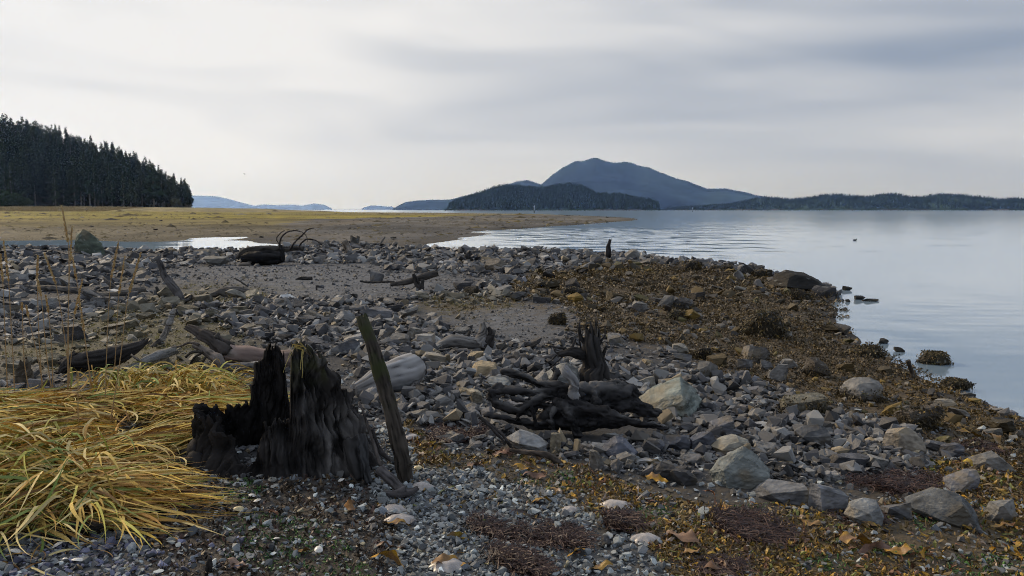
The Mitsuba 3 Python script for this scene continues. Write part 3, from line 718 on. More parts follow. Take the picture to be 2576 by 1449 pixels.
B(1792, 1952, 1112, 1228, (0.165, 0.178, 0.17), 'big grey green boulder in front of the rubble', planes=11, seed=62, dd=0.6, peak=0.8, strata=0.04, rough=0.09, shape=[(0,.65),(.12,.35),(.32,.22),(.55,0),(.75,.12),(1,.55),(.95,.85),(.7,1),(.3,1),(.08,.92)], front=[(.15,.45),(.9,.6),(.6,.95),(.3,.92)])
B(1900, 1962, 1105, 1150, GREY, 'pale slab leaning right of the big grey green boulder', flat=0.8, tilt=20)
B(1272, 1384, 1076, 1138, (0.24, 0.245, 0.25), 'pale grey boulder below the root tangle', planes=10, seed=66, shape=[(0,.35),(.3,0),(.72,.25),(1,.6),(.95,.95),(.4,1),(.1,.7)], front=[(.3,.4),(.75,.6)])
B(1383, 1412, 1088, 1136, (0.26, 0.225, 0.165), 'upright tan triangular stone below the root tangle', planes=6, peak=1.5, dd=0.5)
B(1508, 1612, 1090, 1164, (0.115, 0.122, 0.148), 'dark blue grey boulder with a sharp ridge', planes=9, peak=1, seed=68, shape=[(0,.55),(.2,.25),(.42,0),(.62,.05),(.8,.35),(1,.62),(.75,1),(.1,.68)], front=[(.42,.55),(.7,.9)])
B(1484, 1522, 1132, 1184, (0.19, 0.18, 0.165), 'upright triangular stone left of the blue grey boulder', planes=6, peak=1.5, dd=0.5)
B(1616, 1676, 1100, 1140, BLUE, 'dark blue grey block right of the ridged boulder')
B(1670, 1740, 1090, 1135, BLUE, 'dark slate block between the green boulder and its neighbours', planes=9)
B(1740, 1812, 1082, 1135, (0.095, 0.10, 0.12), 'dark slab touching the pale tan boulder', planes=9)
B(1642, 1708, 1160, 1210, DARK, 'black layered block at the edge of the weed', planes=9, strata=0.04)
B(1685, 1760, 1180, 1225, DARK, 'black splintered slab sloping into the weed', flat=0.9, tilt=16)
B(1790, 1845, 1045, 1105, (0.15, 0.155, 0.175), 'bluish striped stone below the large pale green boulder', planes=8)
B(1355, 1470, 905, 970, (0.26, 0.265, 0.255), 'large speckled pale slab behind the root tangle', planes=9, lichen=0.8, seed=74, peak=1, shape=[(0,.7),(.2,.4),(.5,.05),(.65,0),(.9,.3),(1,.8),(.9,1),(.1,1)])
B(1588, 1652, 946, 988, (0.22, 0.20, 0.165), 'tan grey block left of the large pale green boulder', planes=8)
B(1224, 1290, 950, 986, (0.19, 0.20, 0.20), 'flat grey slab left of the root tangle', flat=1, dd=1)
B(1145, 1182, 974, 1006, TAN, 'small tan stone left of its twin by the root tangle')
B(1172, 1214, 978, 1016, (0.28, 0.245, 0.185), 'angular tan stone right of its twin by the root tangle', planes=8)
B(1015, 1085, 1028, 1062, (0.19, 0.19, 0.185), 'long flat pale stone right of the leaning post', flat=1, dd=0.5)
B(905, 950, 972, 1022, (0.30, 0.30, 0.31), 'white topped slab under the pale thick log', flat=1, planes=7)
B(1902, 2034, 1208, 1264, (0.17, 0.172, 0.178), 'wide broken grey slab behind the green weed', planes=10, flat=0.7)
B(2044, 2138, 1210, 1290, (0.175, 0.178, 0.19), 'grey boulder with pale veins beside the maroon weed', planes=9, seed=81)
B(2136, 2240, 1248, 1325, (0.20, 0.205, 0.205), 'pale grey boulder in front of the maroon weed', planes=12, seed=82, shape=[(0,.6),(.15,.2),(.5,0),(.8,.05),(1,.6),(.95,1),(.3,1)], front=[(.45,.35),(.6,.7)])
B(2306, 2506, 1226, 1324, (0.10, 0.105, 0.108), 'large dark ridged boulder at the lower right', planes=10, seed=83, peak=1, strata=0.03, shape=[(0,.45),(.3,.14),(.55,0),(.75,.1),(.93,.55),(1,.95),(.6,1),(.3,.92),(.05,.6)], front=[(.55,.12),(.82,.95),(.3,.6)])
B(2386, 2482, 1184, 1246, (0.16, 0.16, 0.175), 'purplish grey boulder behind the large dark ridged one', planes=11)
B(2232, 2300, 1260, 1306, SLATE, 'grey stone left of the large dark ridged boulder', planes=9)
B(2490, 2570, 1256, 1320, (0.19, 0.185, 0.175), 'pale boulder at the lower right edge', planes=12)
B(2085, 2130, 1185, 1210, PALE, 'thin pale slab on the maroon weed', flat=1)
B(2270, 2310, 1235, 1262, DARK, 'small dark stone in the maroon weed')
B(1510, 1540, 1350, 1378, DARK, 'small black angular stone in the near gravel', planes=8)
# stones and weed standing in the water
for a in ((2122, 2144, 719, 731, 'small dark rock in the water off the largest humped boulder'), (2152, 2180, 742, 754, 'dark pointed rock in the water, left of a flat one'), (2176, 2220, 750, 759, 'flat dark rock farthest out in the water'),
          (2128, 2142, 752, 760, 'tiny dark rock in the shallows'), (2212, 2240, 851, 865, 'small dark rock in the water by the shore bend'), (2254, 2276, 872, 886, 'pointed dark rock in the shallows')):
    B(*a[:4], WET, a[4], name='water_rock', cat='rock', z=0.0)
for a in ((2322, 2402, 884, 918, 'weed covered rock in the water farther from the right edge'), (2378, 2450, 950, 982, 'weed covered rock in the water nearest the right edge'), (2150, 2236, 866, 905, 'low weedy rock reaching into the water')):
    B(*a[:4], (0.07, 0.06, 0.03), a[4], weed=1.4, planes=26, flat=0.6, name='weedy_rock', cat='rock', z=0.0)
for vx, vy, rr_ in ((1340, 1070, 0.32), (1420, 1090, 0.36), (1500, 1080, 0.34), (1570, 1075, 0.30), (1480, 1020, 0.34), (1560, 1020, 0.3), (1290, 1050, 0.24), (1494, 968, 0.24), (1180, 890, 0.3), (965, 985, 0.42), (640, 915, 0.4), (240, 930, 0.35), (655, 668, 0.6), (430, 760, 0.15), (585, 748, 0.4), (1060, 715, 0.4)):
    q = at(vx, vy); HERO.append((q[0], q[1], rr_))

# ------------------------------------------------------------------ scattered stones
rng = np.random.default_rng(2024)


def hull_stone(seed, flat):
    r = np.random.default_rng(seed)
    p = r.normal(size=(11, 3)); p /= np.linalg.norm(p, axis=1)[:, None]
    p = np.sign(p) * np.abs(p) ** 0.7 * (1, r.uniform(0.55, 0.95), flat * r.uniform(0.7, 1.2))
    h = trimesh.convex.convex_hull(p)
    v = np.array(h.vertices); v -= (v.min(0) + v.max(0)) / 2
    return v / np.ptp(v[:, :2], 0).max(), np.array(h.faces)


SLABS = [hull_stone(s, 0.30) for s in range(10)] + [hull_stone(s, 0.6) for s in range(10, 18)]
CHIPS = [hull_stone(s, 0.55) for s in range(40, 52)]


def rotations(n, tilt, rng):
    a = rng.uniform(0, 2 * np.pi, n); b = rng.normal(0, tilt, n); c = rng.normal(0, tilt, n)
    ca, sa, cb, sb, cc, sc = np.cos(a), np.sin(a), np.cos(b), np.sin(b), np.cos(c), np.sin(c)
    z, o = np.zeros(n), np.ones(n)
    m = lambda *r: np.array(r).transpose(2, 0, 1)
    Rz = m((ca, -sa, z), (sa, ca, z), (z, z, o)); Rx = m((o, z, z), (z, cb, -sb), (z, sb, cb)); Ry = m((cc, z, sc), (z, o, z), (-sc, z, cc))
    return Rx @ Ry @ Rz


def bake(variants, P, size, tilt, cols, rng):
    which = rng.integers(len(variants), size=len(P))
    R = rotations(len(P), tilt, rng) * size[:, None, None]
    out = []
    for k, (v, f) in enumerate(variants):
        i = np.nonzero(which == k)[0]
        if len(i):
            V = (np.einsum('nij,vj->nvi', R[i], v) + P[i][:, None]).reshape(-1, 3)
            F_ = (f[None] + (np.arange(len(i)) * len(v))[:, None, None]).reshape(-1, 3)
            out.append((V, F_, np.repeat(cols[i], len(v), 0) * rng.uniform(0.88, 1.12, len(V))[:, None]))
    return merge(out)


def slate_colors(n, rng, tan=0.035):
    base = np.array([(0.128, 0.127, 0.129), (0.072, 0.071, 0.074), (0.19, 0.188, 0.185), (0.140, 0.132, 0.122), (0.102, 0.104, 0.114), (0.22, 0.18, 0.12), (0.26, 0.26, 0.255)])
    p = np.array([0.28, 0.24, 0.16, 0.10, 0.10, tan, 0.11]); p /= p.sum()
    return base[rng.choice(7, n, p=p)] * rng.lognormal(0, 0.30, n)[:, None]


def scatter(n, r0, r1, half=39.0):
    r = np.exp(rng.uniform(math.log(r0), math.log(r1), n)); a = np.radians(rng.uniform(-half, half, n))
    x, y = r * np.sin(a), r * np.cos(a)
    return x, y, r


def clear_of_heroes(x, y, s):
    ok = np.ones(len(x), bool)
    for hx, hy, hr in HERO:
        ok &= (x - hx) ** 2 + (y - hy) ** 2 > (hr * 0.98) ** 2
    return ok


x, y, r = scatter(100000, 4.0, 37.5)
z = G(x, y)
land = (z > 0.005) & (y > 3.5)
x, y, r, z = x[land], y[land], r[land], z[land]
n = len(x)
size = r * 0.0046 * rng.lognormal(0, 0.58, n)
dens = np.clip(0.62 + 3.4 * n2(x, y, 0.45, 91), 0.05, 1)
def member(Z, seed, w=0.3): return inside(Z, x, y, w, seed)
fuc, mos, wra, peb, lit, gra = member(Z_FUCUS, 35), member(Z_MOSS, 33) | member(Z_MOSS_C, 41) | member(Z_MOSS_B, 34), member(Z_WRACK, 37), member(Z_PEBBLE, 36), member(Z_LITTER, 38), inside(Z_GRASS, x, y, 0.1, 39)
gva = member(Z_GRAVEL_A, 31) | member(Z_GRAVEL_B, 32)
dens = np.where(fuc, dens * 0.55, dens); dens = np.where(mos, dens * 0.85, dens); dens = np.where(gva, 0.5, dens)
dens = np.where(wra | peb | lit, 0.10, dens); dens = np.where(gra, 0.0, dens)
size = np.where(gva, r * 0.0019 * rng.lognormal(0, 0.45, n), size); size = np.where(peb | lit | wra, np.minimum(size, 0.05), size)
# bands of bigger rubble: the grey rubble bank, the berm and the pile round the roots
Z_BANK = zone((420, 780), (640, 765), (1000, 770), (1120, 830), (1100, 900), (880, 900), (640, 860)); Z_PILE = zone((900, 900), (1250, 890), (1620, 930), (1900, 960), (2150, 1060), (2320, 1100), (2330, 1200), (2050, 1230), (1880, 1200), (1650, 1190), (1480, 1150), (1250, 1090), (1060, 1060), (930, 1030))
Z_BERM = zone((-300, 640), (450, 660), (700, 640), (760, 618), (1000, 625), (1300, 632), (1600, 650), (1640, 690), (1300, 690), (900, 665), (440, 672), (0, 760), (-300, 760))
bank, pile, berm = member(Z_BANK, 61), member(Z_PILE, 62), member(Z_BERM, 63)
size = size * np.where(bank, 1.25, 1) * np.where(pile, 1.25, 1) * np.where(berm, 1.2, 1)
dens = np.where((bank | pile | berm) & ~gva, np.maximum(dens, 0.78), dens)
ok = (rng.random(n) < dens) & clear_of_heroes(x, y, size)
size = np.clip(np.minimum(size, 0.021 * r), 0.012, 0.36)
x, y, r, z, size, fuc, mos, gva = (q[ok] for q in (x, y, r, z, size, fuc, mos, gva))
cols = slate_colors(len(x), rng)
cols[fuc] = cols[fuc] * 0.75 * np.array((1.0, 0.93, 0.82))
low = fuc & (rng.random(len(x)) < 0.5)
cols[low] = weed_colors(low.sum(), rng) * 1.1
cols[mos] = cols[mos] * 0.6 + 0.4 * np.array((0.19, 0.16, 0.075))
P = np.stack([x, y, z + size * rng.uniform(0.0, 0.34, len(x))], 1)
# the 300 that show largest stand alone
show = np.where((np.abs(x / y) < 0.66) & (y > 4.2), size / r, 0) * (1 + 0.001 * rng.random(len(x)))
big = np.argsort(-show)[:290]
isbig = np.zeros(len(x), bool); isbig[big] = True
SOLO_GROUPS = [('bank', ' stone lying on the rubble bank behind the stumps', 'stones of the rubble bank'), ('pile', ' stone wedged in the rubble round the root tangle', 'stones round the root tangle'),
               ('berm', ' stone on the stony berm before the pool and bay', 'stones of the far berm'), ('weed', ' stone half buried in the brown seaweed of the right shore', 'stones in the seaweed of the right shore'),
               ('other', ' stone scattered loose on the open middle beach', 'loose stones of the open beach')]
zb = [shapely.contains_xy(Z, x[big], y[big]) for Z in (Z_BANK, Z_PILE, Z_BERM, Z_FUCUS)]
for j, k in enumerate(big):
    g = next((i for i in range(4) if zb[i][j]), 4)
    s = size[k]
    flat = rng.uniform(0.28, 0.75)
    v, f = rock(5000 + j, s * 1.15, s * rng.uniform(0.55, 1.0), s * flat, 9, 0.6, 0.05, 2, 0.04)
    R = rotations(1, 0.22, rng)[0]
    v = v @ R.T
    t = entry('slate_stone', (v + P[k] + (0, 0, s * flat * 0.18), f), 'mat_boulder', color=stone_color(v, cols[k], 5000 + j))
    lum = cols[k].mean()
    tint = 'tan' if cols[k][0] > cols[k][2] * 1.25 else 'pale grey' if lum > 0.19 else 'dark' if lum < 0.10 else 'mid grey'
    build = 'flat ' if flat < 0.42 else 'blocky ' if flat > 0.6 else ''
    tag(t, build + tint + SOLO_GROUPS[g][1], 'stone', build + tint + ' ' + SOLO_GROUPS[g][2])
sm = ~isbig
# a second layer heaped on the bank and round the roots
x2, y2, r2 = scatter(60000, 4.2, 20)
k2 = (inside(Z_PILE, x2, y2, 0.4, 62) | inside(Z_BANK, x2, y2, 0.4, 61)) & (rng.random(len(x2)) < np.clip(0.45 + 2.5 * n2(x2, y2, 0.8, 93), 0, 1)) & clear_of_heroes(x2, y2, 0)
x2, y2, r2 = x2[k2], y2[k2], r2[k2]
s2 = np.clip(r2 * 0.0078 * rng.lognormal(0, 0.5, len(x2)), 0.02, 0.16)
m2, c2 = bake(SLABS, np.stack([x2, y2, G(x2, y2) + 0.02 + s2 * rng.uniform(0.1, 0.6, len(x2))], 1), s2, 0.5, slate_colors(len(x2), rng, 0.05), rng)
m, c = bake(SLABS, P[sm], size[sm], 0.36, cols[sm], rng)
m, c = merge([(m[0], m[1], c), (m2[0], m2[1], c2)])
tag(entry('slate_rubble', m, 'mat_stone', color=c), 'broken grey slate rubble covering the whole beach', 'rubble', kind='stuff')

# near gravel of angular blue grey chips
x, y, r = scatter(90000, 2.3, 8.5, 40)
peb = inside(Z_PEBBLE, x, y, 0.3, 36); lit = inside(Z_LITTER, x, y, 0.3, 38); wra = inside(Z_WRACK, x, y, 0.3, 37); gra = inside(Z_GRASS, x, y, 0.1, 39)
cover = np.where(peb, 1.0, 0.12); cover = np.where(lit, 0.28, cover); cover = np.where(wra, 0.10, cover); cover = np.where(gra, 0.08, cover)
cover = cover * np.clip(0.8 + 1.5 * n2(x, y, 2.0, 92), 0.1, 1)
ok = (rng.random(len(x)) < cover) & clear_of_heroes(x, y, 0)
x, y, r = x[ok], y[ok], r[ok]
z = G(x, y)
size = np.clip(0.0225 * rng.lognormal(0, 0.38, len(x)) * np.clip(r / 4.2, 0.85, 1.6), 0.008, 0.07)
cols = slate_colors(len(x), rng, 0.02) * np.array((0.94, 1.03, 1.06)) * 1.65
mus = (x < -1.3) & (y < 4.0) & (rng.random(len(x)) < 0.35)
cols[mus] = np.array((0.14, 0.145, 0.21)) * rng.lognormal(0, 0.4, mus.sum())[:, None]
P = np.stack([x, y, z + size * rng.uniform(0.05, 0.5, len(x))], 1)
m, c = bake(CHIPS, P, size, 0.45, cols, rng)
tag(entry('gravel', m, 'mat_stone', color=c), 'angular blue grey gravel in front of the stumps', 'gravel', kind='stuff')

# ------------------------------------------------------------------ driftwood
import manifold3d as m3
WEATHER, CHAR, SILVER, BROWNW, PINK, MOSSY = (0.105, 0.098, 0.092), (0.022, 0.020, 0.019), (0.34, 0.335, 0.335), (0.12, 0.095, 0.075), (0.22, 0.165, 0.145), (0.10, 0.095, 0.06)


def spline(pts, n):
    p = np.array(pts, float)
    t = np.concatenate([[0], np.cumsum(np.linalg.norm(np.diff(p[:, :3], axis=0), axis=1) + 1e-6)])
    if len(p) == 2:
        q = np.linspace(0, t[-1], n)
        return np.stack([np.interp(q, t, p[:, k]) for k in range(p.shape[1])], 1)
    from scipy.interpolate import PchipInterpolator
    q = np.linspace(0, t[-1], n)
    return np.stack([PchipInterpolator(t, p[:, k])(q) for k in range(p.shape[1])], 1)


def limb(pts, col, seed=0, n=26, sides=16, grain=0.12, jag=(0.3, 0.3), moss=None, squash=1.0, fine=1.0, wobble=0.9):
    """a weathered branch through points (x, y, z, r): cracked and grooved along the grain, broken off unevenly at its ends"""
    n, sides = int(n * 1.5), int(sides * (1.6 if sides >= 12 else 1.1))
    s = spline(pts, n)
    p, r = s[:, :3], s[:, 3]
    L = np.concatenate([[0], np.cumsum(np.linalg.norm(np.diff(p, axis=0), axis=1))])
    rm = max(r.mean(), 1e-3)
    w3 = np.stack([fb(np.stack([L / rm * 0.22 + seed + 31 * k, 0 * L, 0 * L], -1), 3, seed + k) - 0.5 for k in range(3)], 1)
    env = np.minimum(1, np.minimum(L, L[-1] - L) / (2 * rm))[:, None]
    p = p + w3 * r[:, None] * wobble * env
    wob = fb(np.stack([L / rm * 0.35 + seed, 0 * L, 0 * L], -1), 3, seed) - 0.5
    t = np.gradient(p, axis=0); t /= np.linalg.norm(t, axis=1)[:, None] + 1e-12
    a = np.cross(t, [0.23, 0.17, 0.95]); a /= np.linalg.norm(a, axis=1)[:, None] + 1e-9
    b = np.cross(t, a)
    g = np.arange(sides) * 2 * np.pi / sides
    tw = 0.25 * L / rm * (0.5 - (seed % 7) / 6) * 0.3
    A = g[None] + tw[:, None]
    cyl = lambda q, l: np.stack([np.cos(A) * q, np.sin(A) * q, (L / rm * l)[:, None] + 0 * A], -1) + seed * 1.3
    lump = fb(cyl(1.1, 0.30), 3, seed) - 0.5
    rid = fb(cyl(3.2, 0.16), 3, seed + 1) - 0.5
    crack = fb(cyl(8.5, 0.22), 3, seed + 2) - 0.5
    cut = -np.clip(np.abs(fb(cyl(4.0, 0.14), 2, seed + 3) - 0.5) * -14 + 0.7, 0, 0.7)      # narrow splits
    R = r[:, None] * (1 + 1.3 * grain * lump + 2.1 * grain * rid + fine * (0.9 * grain * crack + 0.16 * cut) + 0.45 * wob[:, None])
    v = p[:, None] + R[..., None] * (np.cos(g)[None, :, None] * a[:, None] * squash + np.sin(g)[None, :, None] * b[:, None])
    for e, jj, sg in ((0, jag[0], -1), (-1, jag[1], 1)):   # torn ends
        v[e] += t[e][None] * (sg * r[e] * jj * 3.2 * (fb(np.stack([np.cos(g) * 3.5, np.sin(g) * 3.5, 0 * g + seed], -1), 3, seed + 5) - 0.3))[:, None]
    v = np.concatenate([v.reshape(-1, 3), [p[0], p[-1]]])
    i, j = np.meshgrid(np.arange(n - 1), np.arange(sides), indexing='ij')
    q = np.stack([i * sides + j, i * sides + (j + 1) % sides, (i + 1) * sides + (j + 1) % sides, (i + 1) * sides + j], -1).reshape(-1, 4)
    k = np.arange(sides); e0, e1 = n * sides, n * sides + 1
    f = np.vstack([q[:, :3], q[:, [0, 2, 3]], np.stack([0 * k + e0, (k + 1) % sides, k], 1), np.stack([0 * k + e1, (n - 1) * sides + k, (n - 1) * sides + (k + 1) % sides], 1)])
    tone = 1 + np.append((1.6 * rid + 2.2 * crack + 0.9 * cut).ravel(), [-0.2, -0.2]) + 0.9 * (fb(v * 5 + seed, 3, seed) - 0.5)
    c = np.asarray(col) * np.clip(tone, 0.25, 2.0)[:, None]
    pale = np.clip((fb(v * np.array([6, 6, 6]) + seed, 3, seed + 9) - 0.55) * 4, 0, 0.45)
    c = lerp(c, np.array((0.20, 0.195, 0.19)) * min(1, np.mean(col) / 0.07) * np.clip(tone, 0.4, 1.5)[:, None] if False else np.minimum(np.asarray(col) * 2.4, 0.4), pale)
    if moss:
        z0, z1 = moss
        kk = np.clip((v[:, 2] - z0) / (z1 - z0), 0, 1) * np.clip((fb(v * 9 + seed, 3, seed) - 0.38) * 5, 0, 1)
        c = lerp(c, (0.050, 0.062, 0.020), 0.7 * kk)
    return v, f, c


def px(pts, Y0):
    """sight line points (vx, vy, dY, radius in the same units) to metres"""
    out = []
    for vx, vy, dY, r in pts:
        Y = Y0 + dY
        out.append(np.append(deep(vx, vy, Y), r * Y / SX))
    return out


def wood(name, label, cat, base, limbs, col=WEATHER, group=None, **kw):
    """driftwood: one limb is one mesh, several are its parts; limbs = [(part name, points, {options})]"""
    Y0 = at(*base)[1]
    made = []
    fused = [(pts, opt) for part, pts, opt in limbs if opt.get('fuse')]
    if fused:
        limbs = [l for l in limbs if not l[2].get('fuse')]
        body = None
        for pts, opt in fused:
            q = spline(px(pts, Y0), 12)
            for a_, b_ in zip(q[:-1], q[1:]):
                h_ = m3.Manifold.batch_hull([m3.Manifold.sphere(max(c_[3], 0.008), 12).translate(c_[:3]) for c_ in (a_, b_)])
                body = h_ if body is None else body + h_
        me = body.refine_to_length(0.022).to_mesh()
        tm = trimesh.Trimesh(me.vert_properties[:, :3], me.tri_verts, process=True)
        trimesh.smoothing.filter_taubin(tm, iterations=14)
        v = np.array(tm.vertices); nn = np.array(tm.vertex_normals); sd = hash_seed(label) % 50
        st = np.array((0.35, 1.0, 1.0))
        gr = fb(v * 16 * st + sd, 4, sd) - 0.5; fi = fb(v * 48 * st + sd, 3, sd + 1) - 0.5
        cr = np.clip(0.05 - np.abs(fb(v * 13 * st + 9, 3, sd + 2) - 0.5), 0, 0.05) / 0.05
        v = v + nn * (0.085 * gr + 0.028 * fi - 0.018 * cr)[:, None] + (0, 0, 0.035)
        cc = np.asarray(col) * np.clip(1 + 3.2 * gr + 3.0 * fi - 0.7 * cr, 0.25, 3)[:, None]
        top_highlight = np.clip(nn[:, 2] - 0.15, 0, 1) * np.clip((fb(v * 5 + 3, 3, sd + 4) - 0.42) * 5, 0, 1)  # painted highlight: patchy pale colour on faces that turn upward
        cc = lerp(cc, (0.17, 0.165, 0.162), 0.85 * top_highlight)
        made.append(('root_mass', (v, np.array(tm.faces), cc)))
    for n, (part, pts, opt) in enumerate(limbs):
        o = {**kw, **opt}; cc = o.pop('col', col)
        made.append((part, limb(px(pts, Y0), cc, seed=hash_seed(label) + n, **o)))
    if len(made) == 1:
        v, f, c = made[0][1]
        return tag(entry(name, (v, f), 'mat_wood', color=c, smooth=55 if False else True), label, cat, group)
    t = thing(name, label, cat, group)
    for part, (v, f, c) in made:
        entry(part, (v, f), 'mat_wood', t, c, True)
    return t


def hash_seed(s):
    return sum((i + 1) * ord(ch) for i, ch in enumerate(s)) % 9973


N_ = {}
wood('driftwood_log', 'long thin grey log lying behind the tall grass stalks', 'driftwood', (130, 735), [('log', [(15, 718, 0.3, 5), (100, 725, 0.2, 7), (150, 726, 0, 8), (238, 738, -0.1, 8)], N_)], (0.13, 0.12, 0.11), n=40)
wood('driftwood_log', 'bowed log continuing right of the long thin grey one', 'driftwood', (300, 745), [('log', [(224, 740, -0.2, 5), (265, 741, 0, 6), (320, 735, 0.1, 8), (361, 727, 0.3, 9)], N_)], (0.14, 0.125, 0.11), n=36)
wood('driftwood_snag', 'broken stick leaning among rocks behind the bowed log', 'driftwood', (300, 738), [('stick', [(262, 700, 0.4, 4), (280, 718, 0.3, 5), (303, 740, 0.3, 5)], N_)], (0.12, 0.11, 0.10))
wood('driftwood_post', 'curved grey snag standing in the stones left of the fine gravel', 'driftwood', (455, 762), [('trunk', [(397, 652, 0.1, 6), (402, 662, 0.1, 7), (413, 691, 0.1, 8.5), (436, 725, 0, 10), (459, 766, 0, 13)], N_), ('branch_stub', [(452, 758, 0, 4), (478, 752, -0.05, 4), (481, 742, -0.05, 3)], N_)], (0.085, 0.08, 0.08), n=34)
wood('driftwood_snag', 'small dark jagged snag left of the curved standing one', 'driftwood', (405, 752), [('trunk', [(393, 722, 0, 3), (400, 735, 0, 5), (410, 754, 0, 7)], N_)], (0.05, 0.048, 0.045), grain=0.25)
wood('driftwood_log', 'hump backed log with a hollow side on the edge of the gravel', 'driftwood', (585, 748), [('log', [(519, 748, 0, 3), (545, 738, 0, 8), (575, 734, 0, 13), (610, 735, 0, 11), (642, 742, 0, 3)], N_)], (0.125, 0.115, 0.105), n=40, sides=20, grain=0.18)
wood('driftwood_stick', 'thin twig sticking up behind the hump backed log', 'driftwood', (625, 725), [('stick', [(590, 700, 0.2, 1.5), (608, 710, 0.2, 2), (628, 726, 0.2, 2)], N_)], (0.06, 0.055, 0.05), n=12, sides=8)
wood('driftwood_stick', 'flat dark stick lying left of the hump backed log', 'driftwood', (500, 745), [('stick', [(482, 746, 0, 2), (505, 744, 0, 3), (525, 738, 0, 2)], N_)], (0.08, 0.07, 0.06), n=12, sides=8)
wood('driftwood_post', 'pale weathered stick standing upright behind the dark log', 'driftwood', (400, 870), [('stick', [(436, 781, 0.1, 7), (425, 812, 0.05, 8), (404, 868, 0, 9)], {'col': (0.24, 0.22, 0.20)}), ('root', [(402, 858, 0, 9), (388, 872, -0.05, 10), (370, 888, -0.1, 6)], {'col': (0.06, 0.055, 0.05), 'grain': 0.25})], n=24)
wood('driftwood_log', 'thick charred log with a torn raised end, behind the dead grass', 'driftwood', (230, 935), [('log', [(165, 915, 0, 20), (190, 914, 0, 27), (235, 908, 0.05, 30), (290, 894, 0.15, 26), (345, 872, 0.25, 15), (360, 862, 0.3, 9)], N_), ('root', [(190, 890, 0, 9), (170, 915, -0.05, 12), (152, 938, -0.1, 8)], N_)], (0.045, 0.041, 0.039), n=40, sides=22, grain=0.16, jag=(0.5, 1.2))
wood('driftwood_log', 'pale split log behind the thin slanting stick', 'driftwood', (380, 925), [('log', [(316, 932, -0.05, 10), (360, 915, 0, 12), (400, 895, 0.1, 13), (443, 880, 0.2, 11)], N_)], (0.24, 0.235, 0.22), n=34, grain=0.2)
wood('driftwood_stick', 'thin dark stick slanting down into the dead grass', 'driftwood', (425, 965), [('stick', [(331, 893, 0.35, 3.5), (380, 928, 0.15, 4), (432, 966, 0, 4)], N_)], (0.07, 0.065, 0.06), n=20, sides=9)
wood('driftwood_log', 'big pinkish log with a dark raised fork, behind the black stump', 'driftwood', (620, 925),
     [('trunk', [(566, 886, 0, 24), (600, 892, 0.02, 25), (660, 895, 0.0, 23), (750, 902, -0.05, 20), (800, 912, -0.1, 18)], {'col': PINK}),
      ('branch', [(474, 824, 0.15, 9), (505, 836, 0.1, 14), (540, 858, 0.05, 19), (575, 888, 0, 24)], {'col': (0.07, 0.06, 0.055), 'grain': 0.2}),
      ('branch_stub', [(545, 848, 0, 8), (551, 838, 0, 3)], {'col': (0.06, 0.055, 0.05)})], n=34, sides=20)
wood('driftwood_log', 'forked grey root lying in front of the pinkish log', 'driftwood', (590, 950),
     [('trunk', [(490, 868, 0.2, 8), (520, 886, 0.15, 11), (552, 912, 0.05, 14), (566, 945, 0, 14)], {'col': (0.12, 0.105, 0.095)}),
      ('branch', [(560, 918, 0.03, 9), (585, 922, 0, 10), (645, 919, -0.05, 10), (690, 915, -0.1, 8)], {'col': (0.17, 0.17, 0.175)}),
      ('rootlet', [(500, 868, 0.15, 4), (478, 862, 0.2, 3), (450, 872, 0.25, 2.5), (432, 872, 0.3, 2)], {'col': (0.08, 0.07, 0.065)}),
      ('rootlet', [(512, 884, 0.12, 5), (492, 884, 0.15, 4), (468, 898, 0.2, 3)], {'col': (0.06, 0.055, 0.05)}),
      ('rootlet', [(505, 890, 0.1, 3), (485, 905, 0.1, 3), (476, 930, 0.1, 2)], {'col': (0.05, 0.045, 0.042)}),
      ('rootlet', [(520, 896, 0.1, 3), (505, 918, 0.1, 3), (500, 940, 0.1, 2)], {'col': (0.05, 0.045, 0.042)})], n=26)
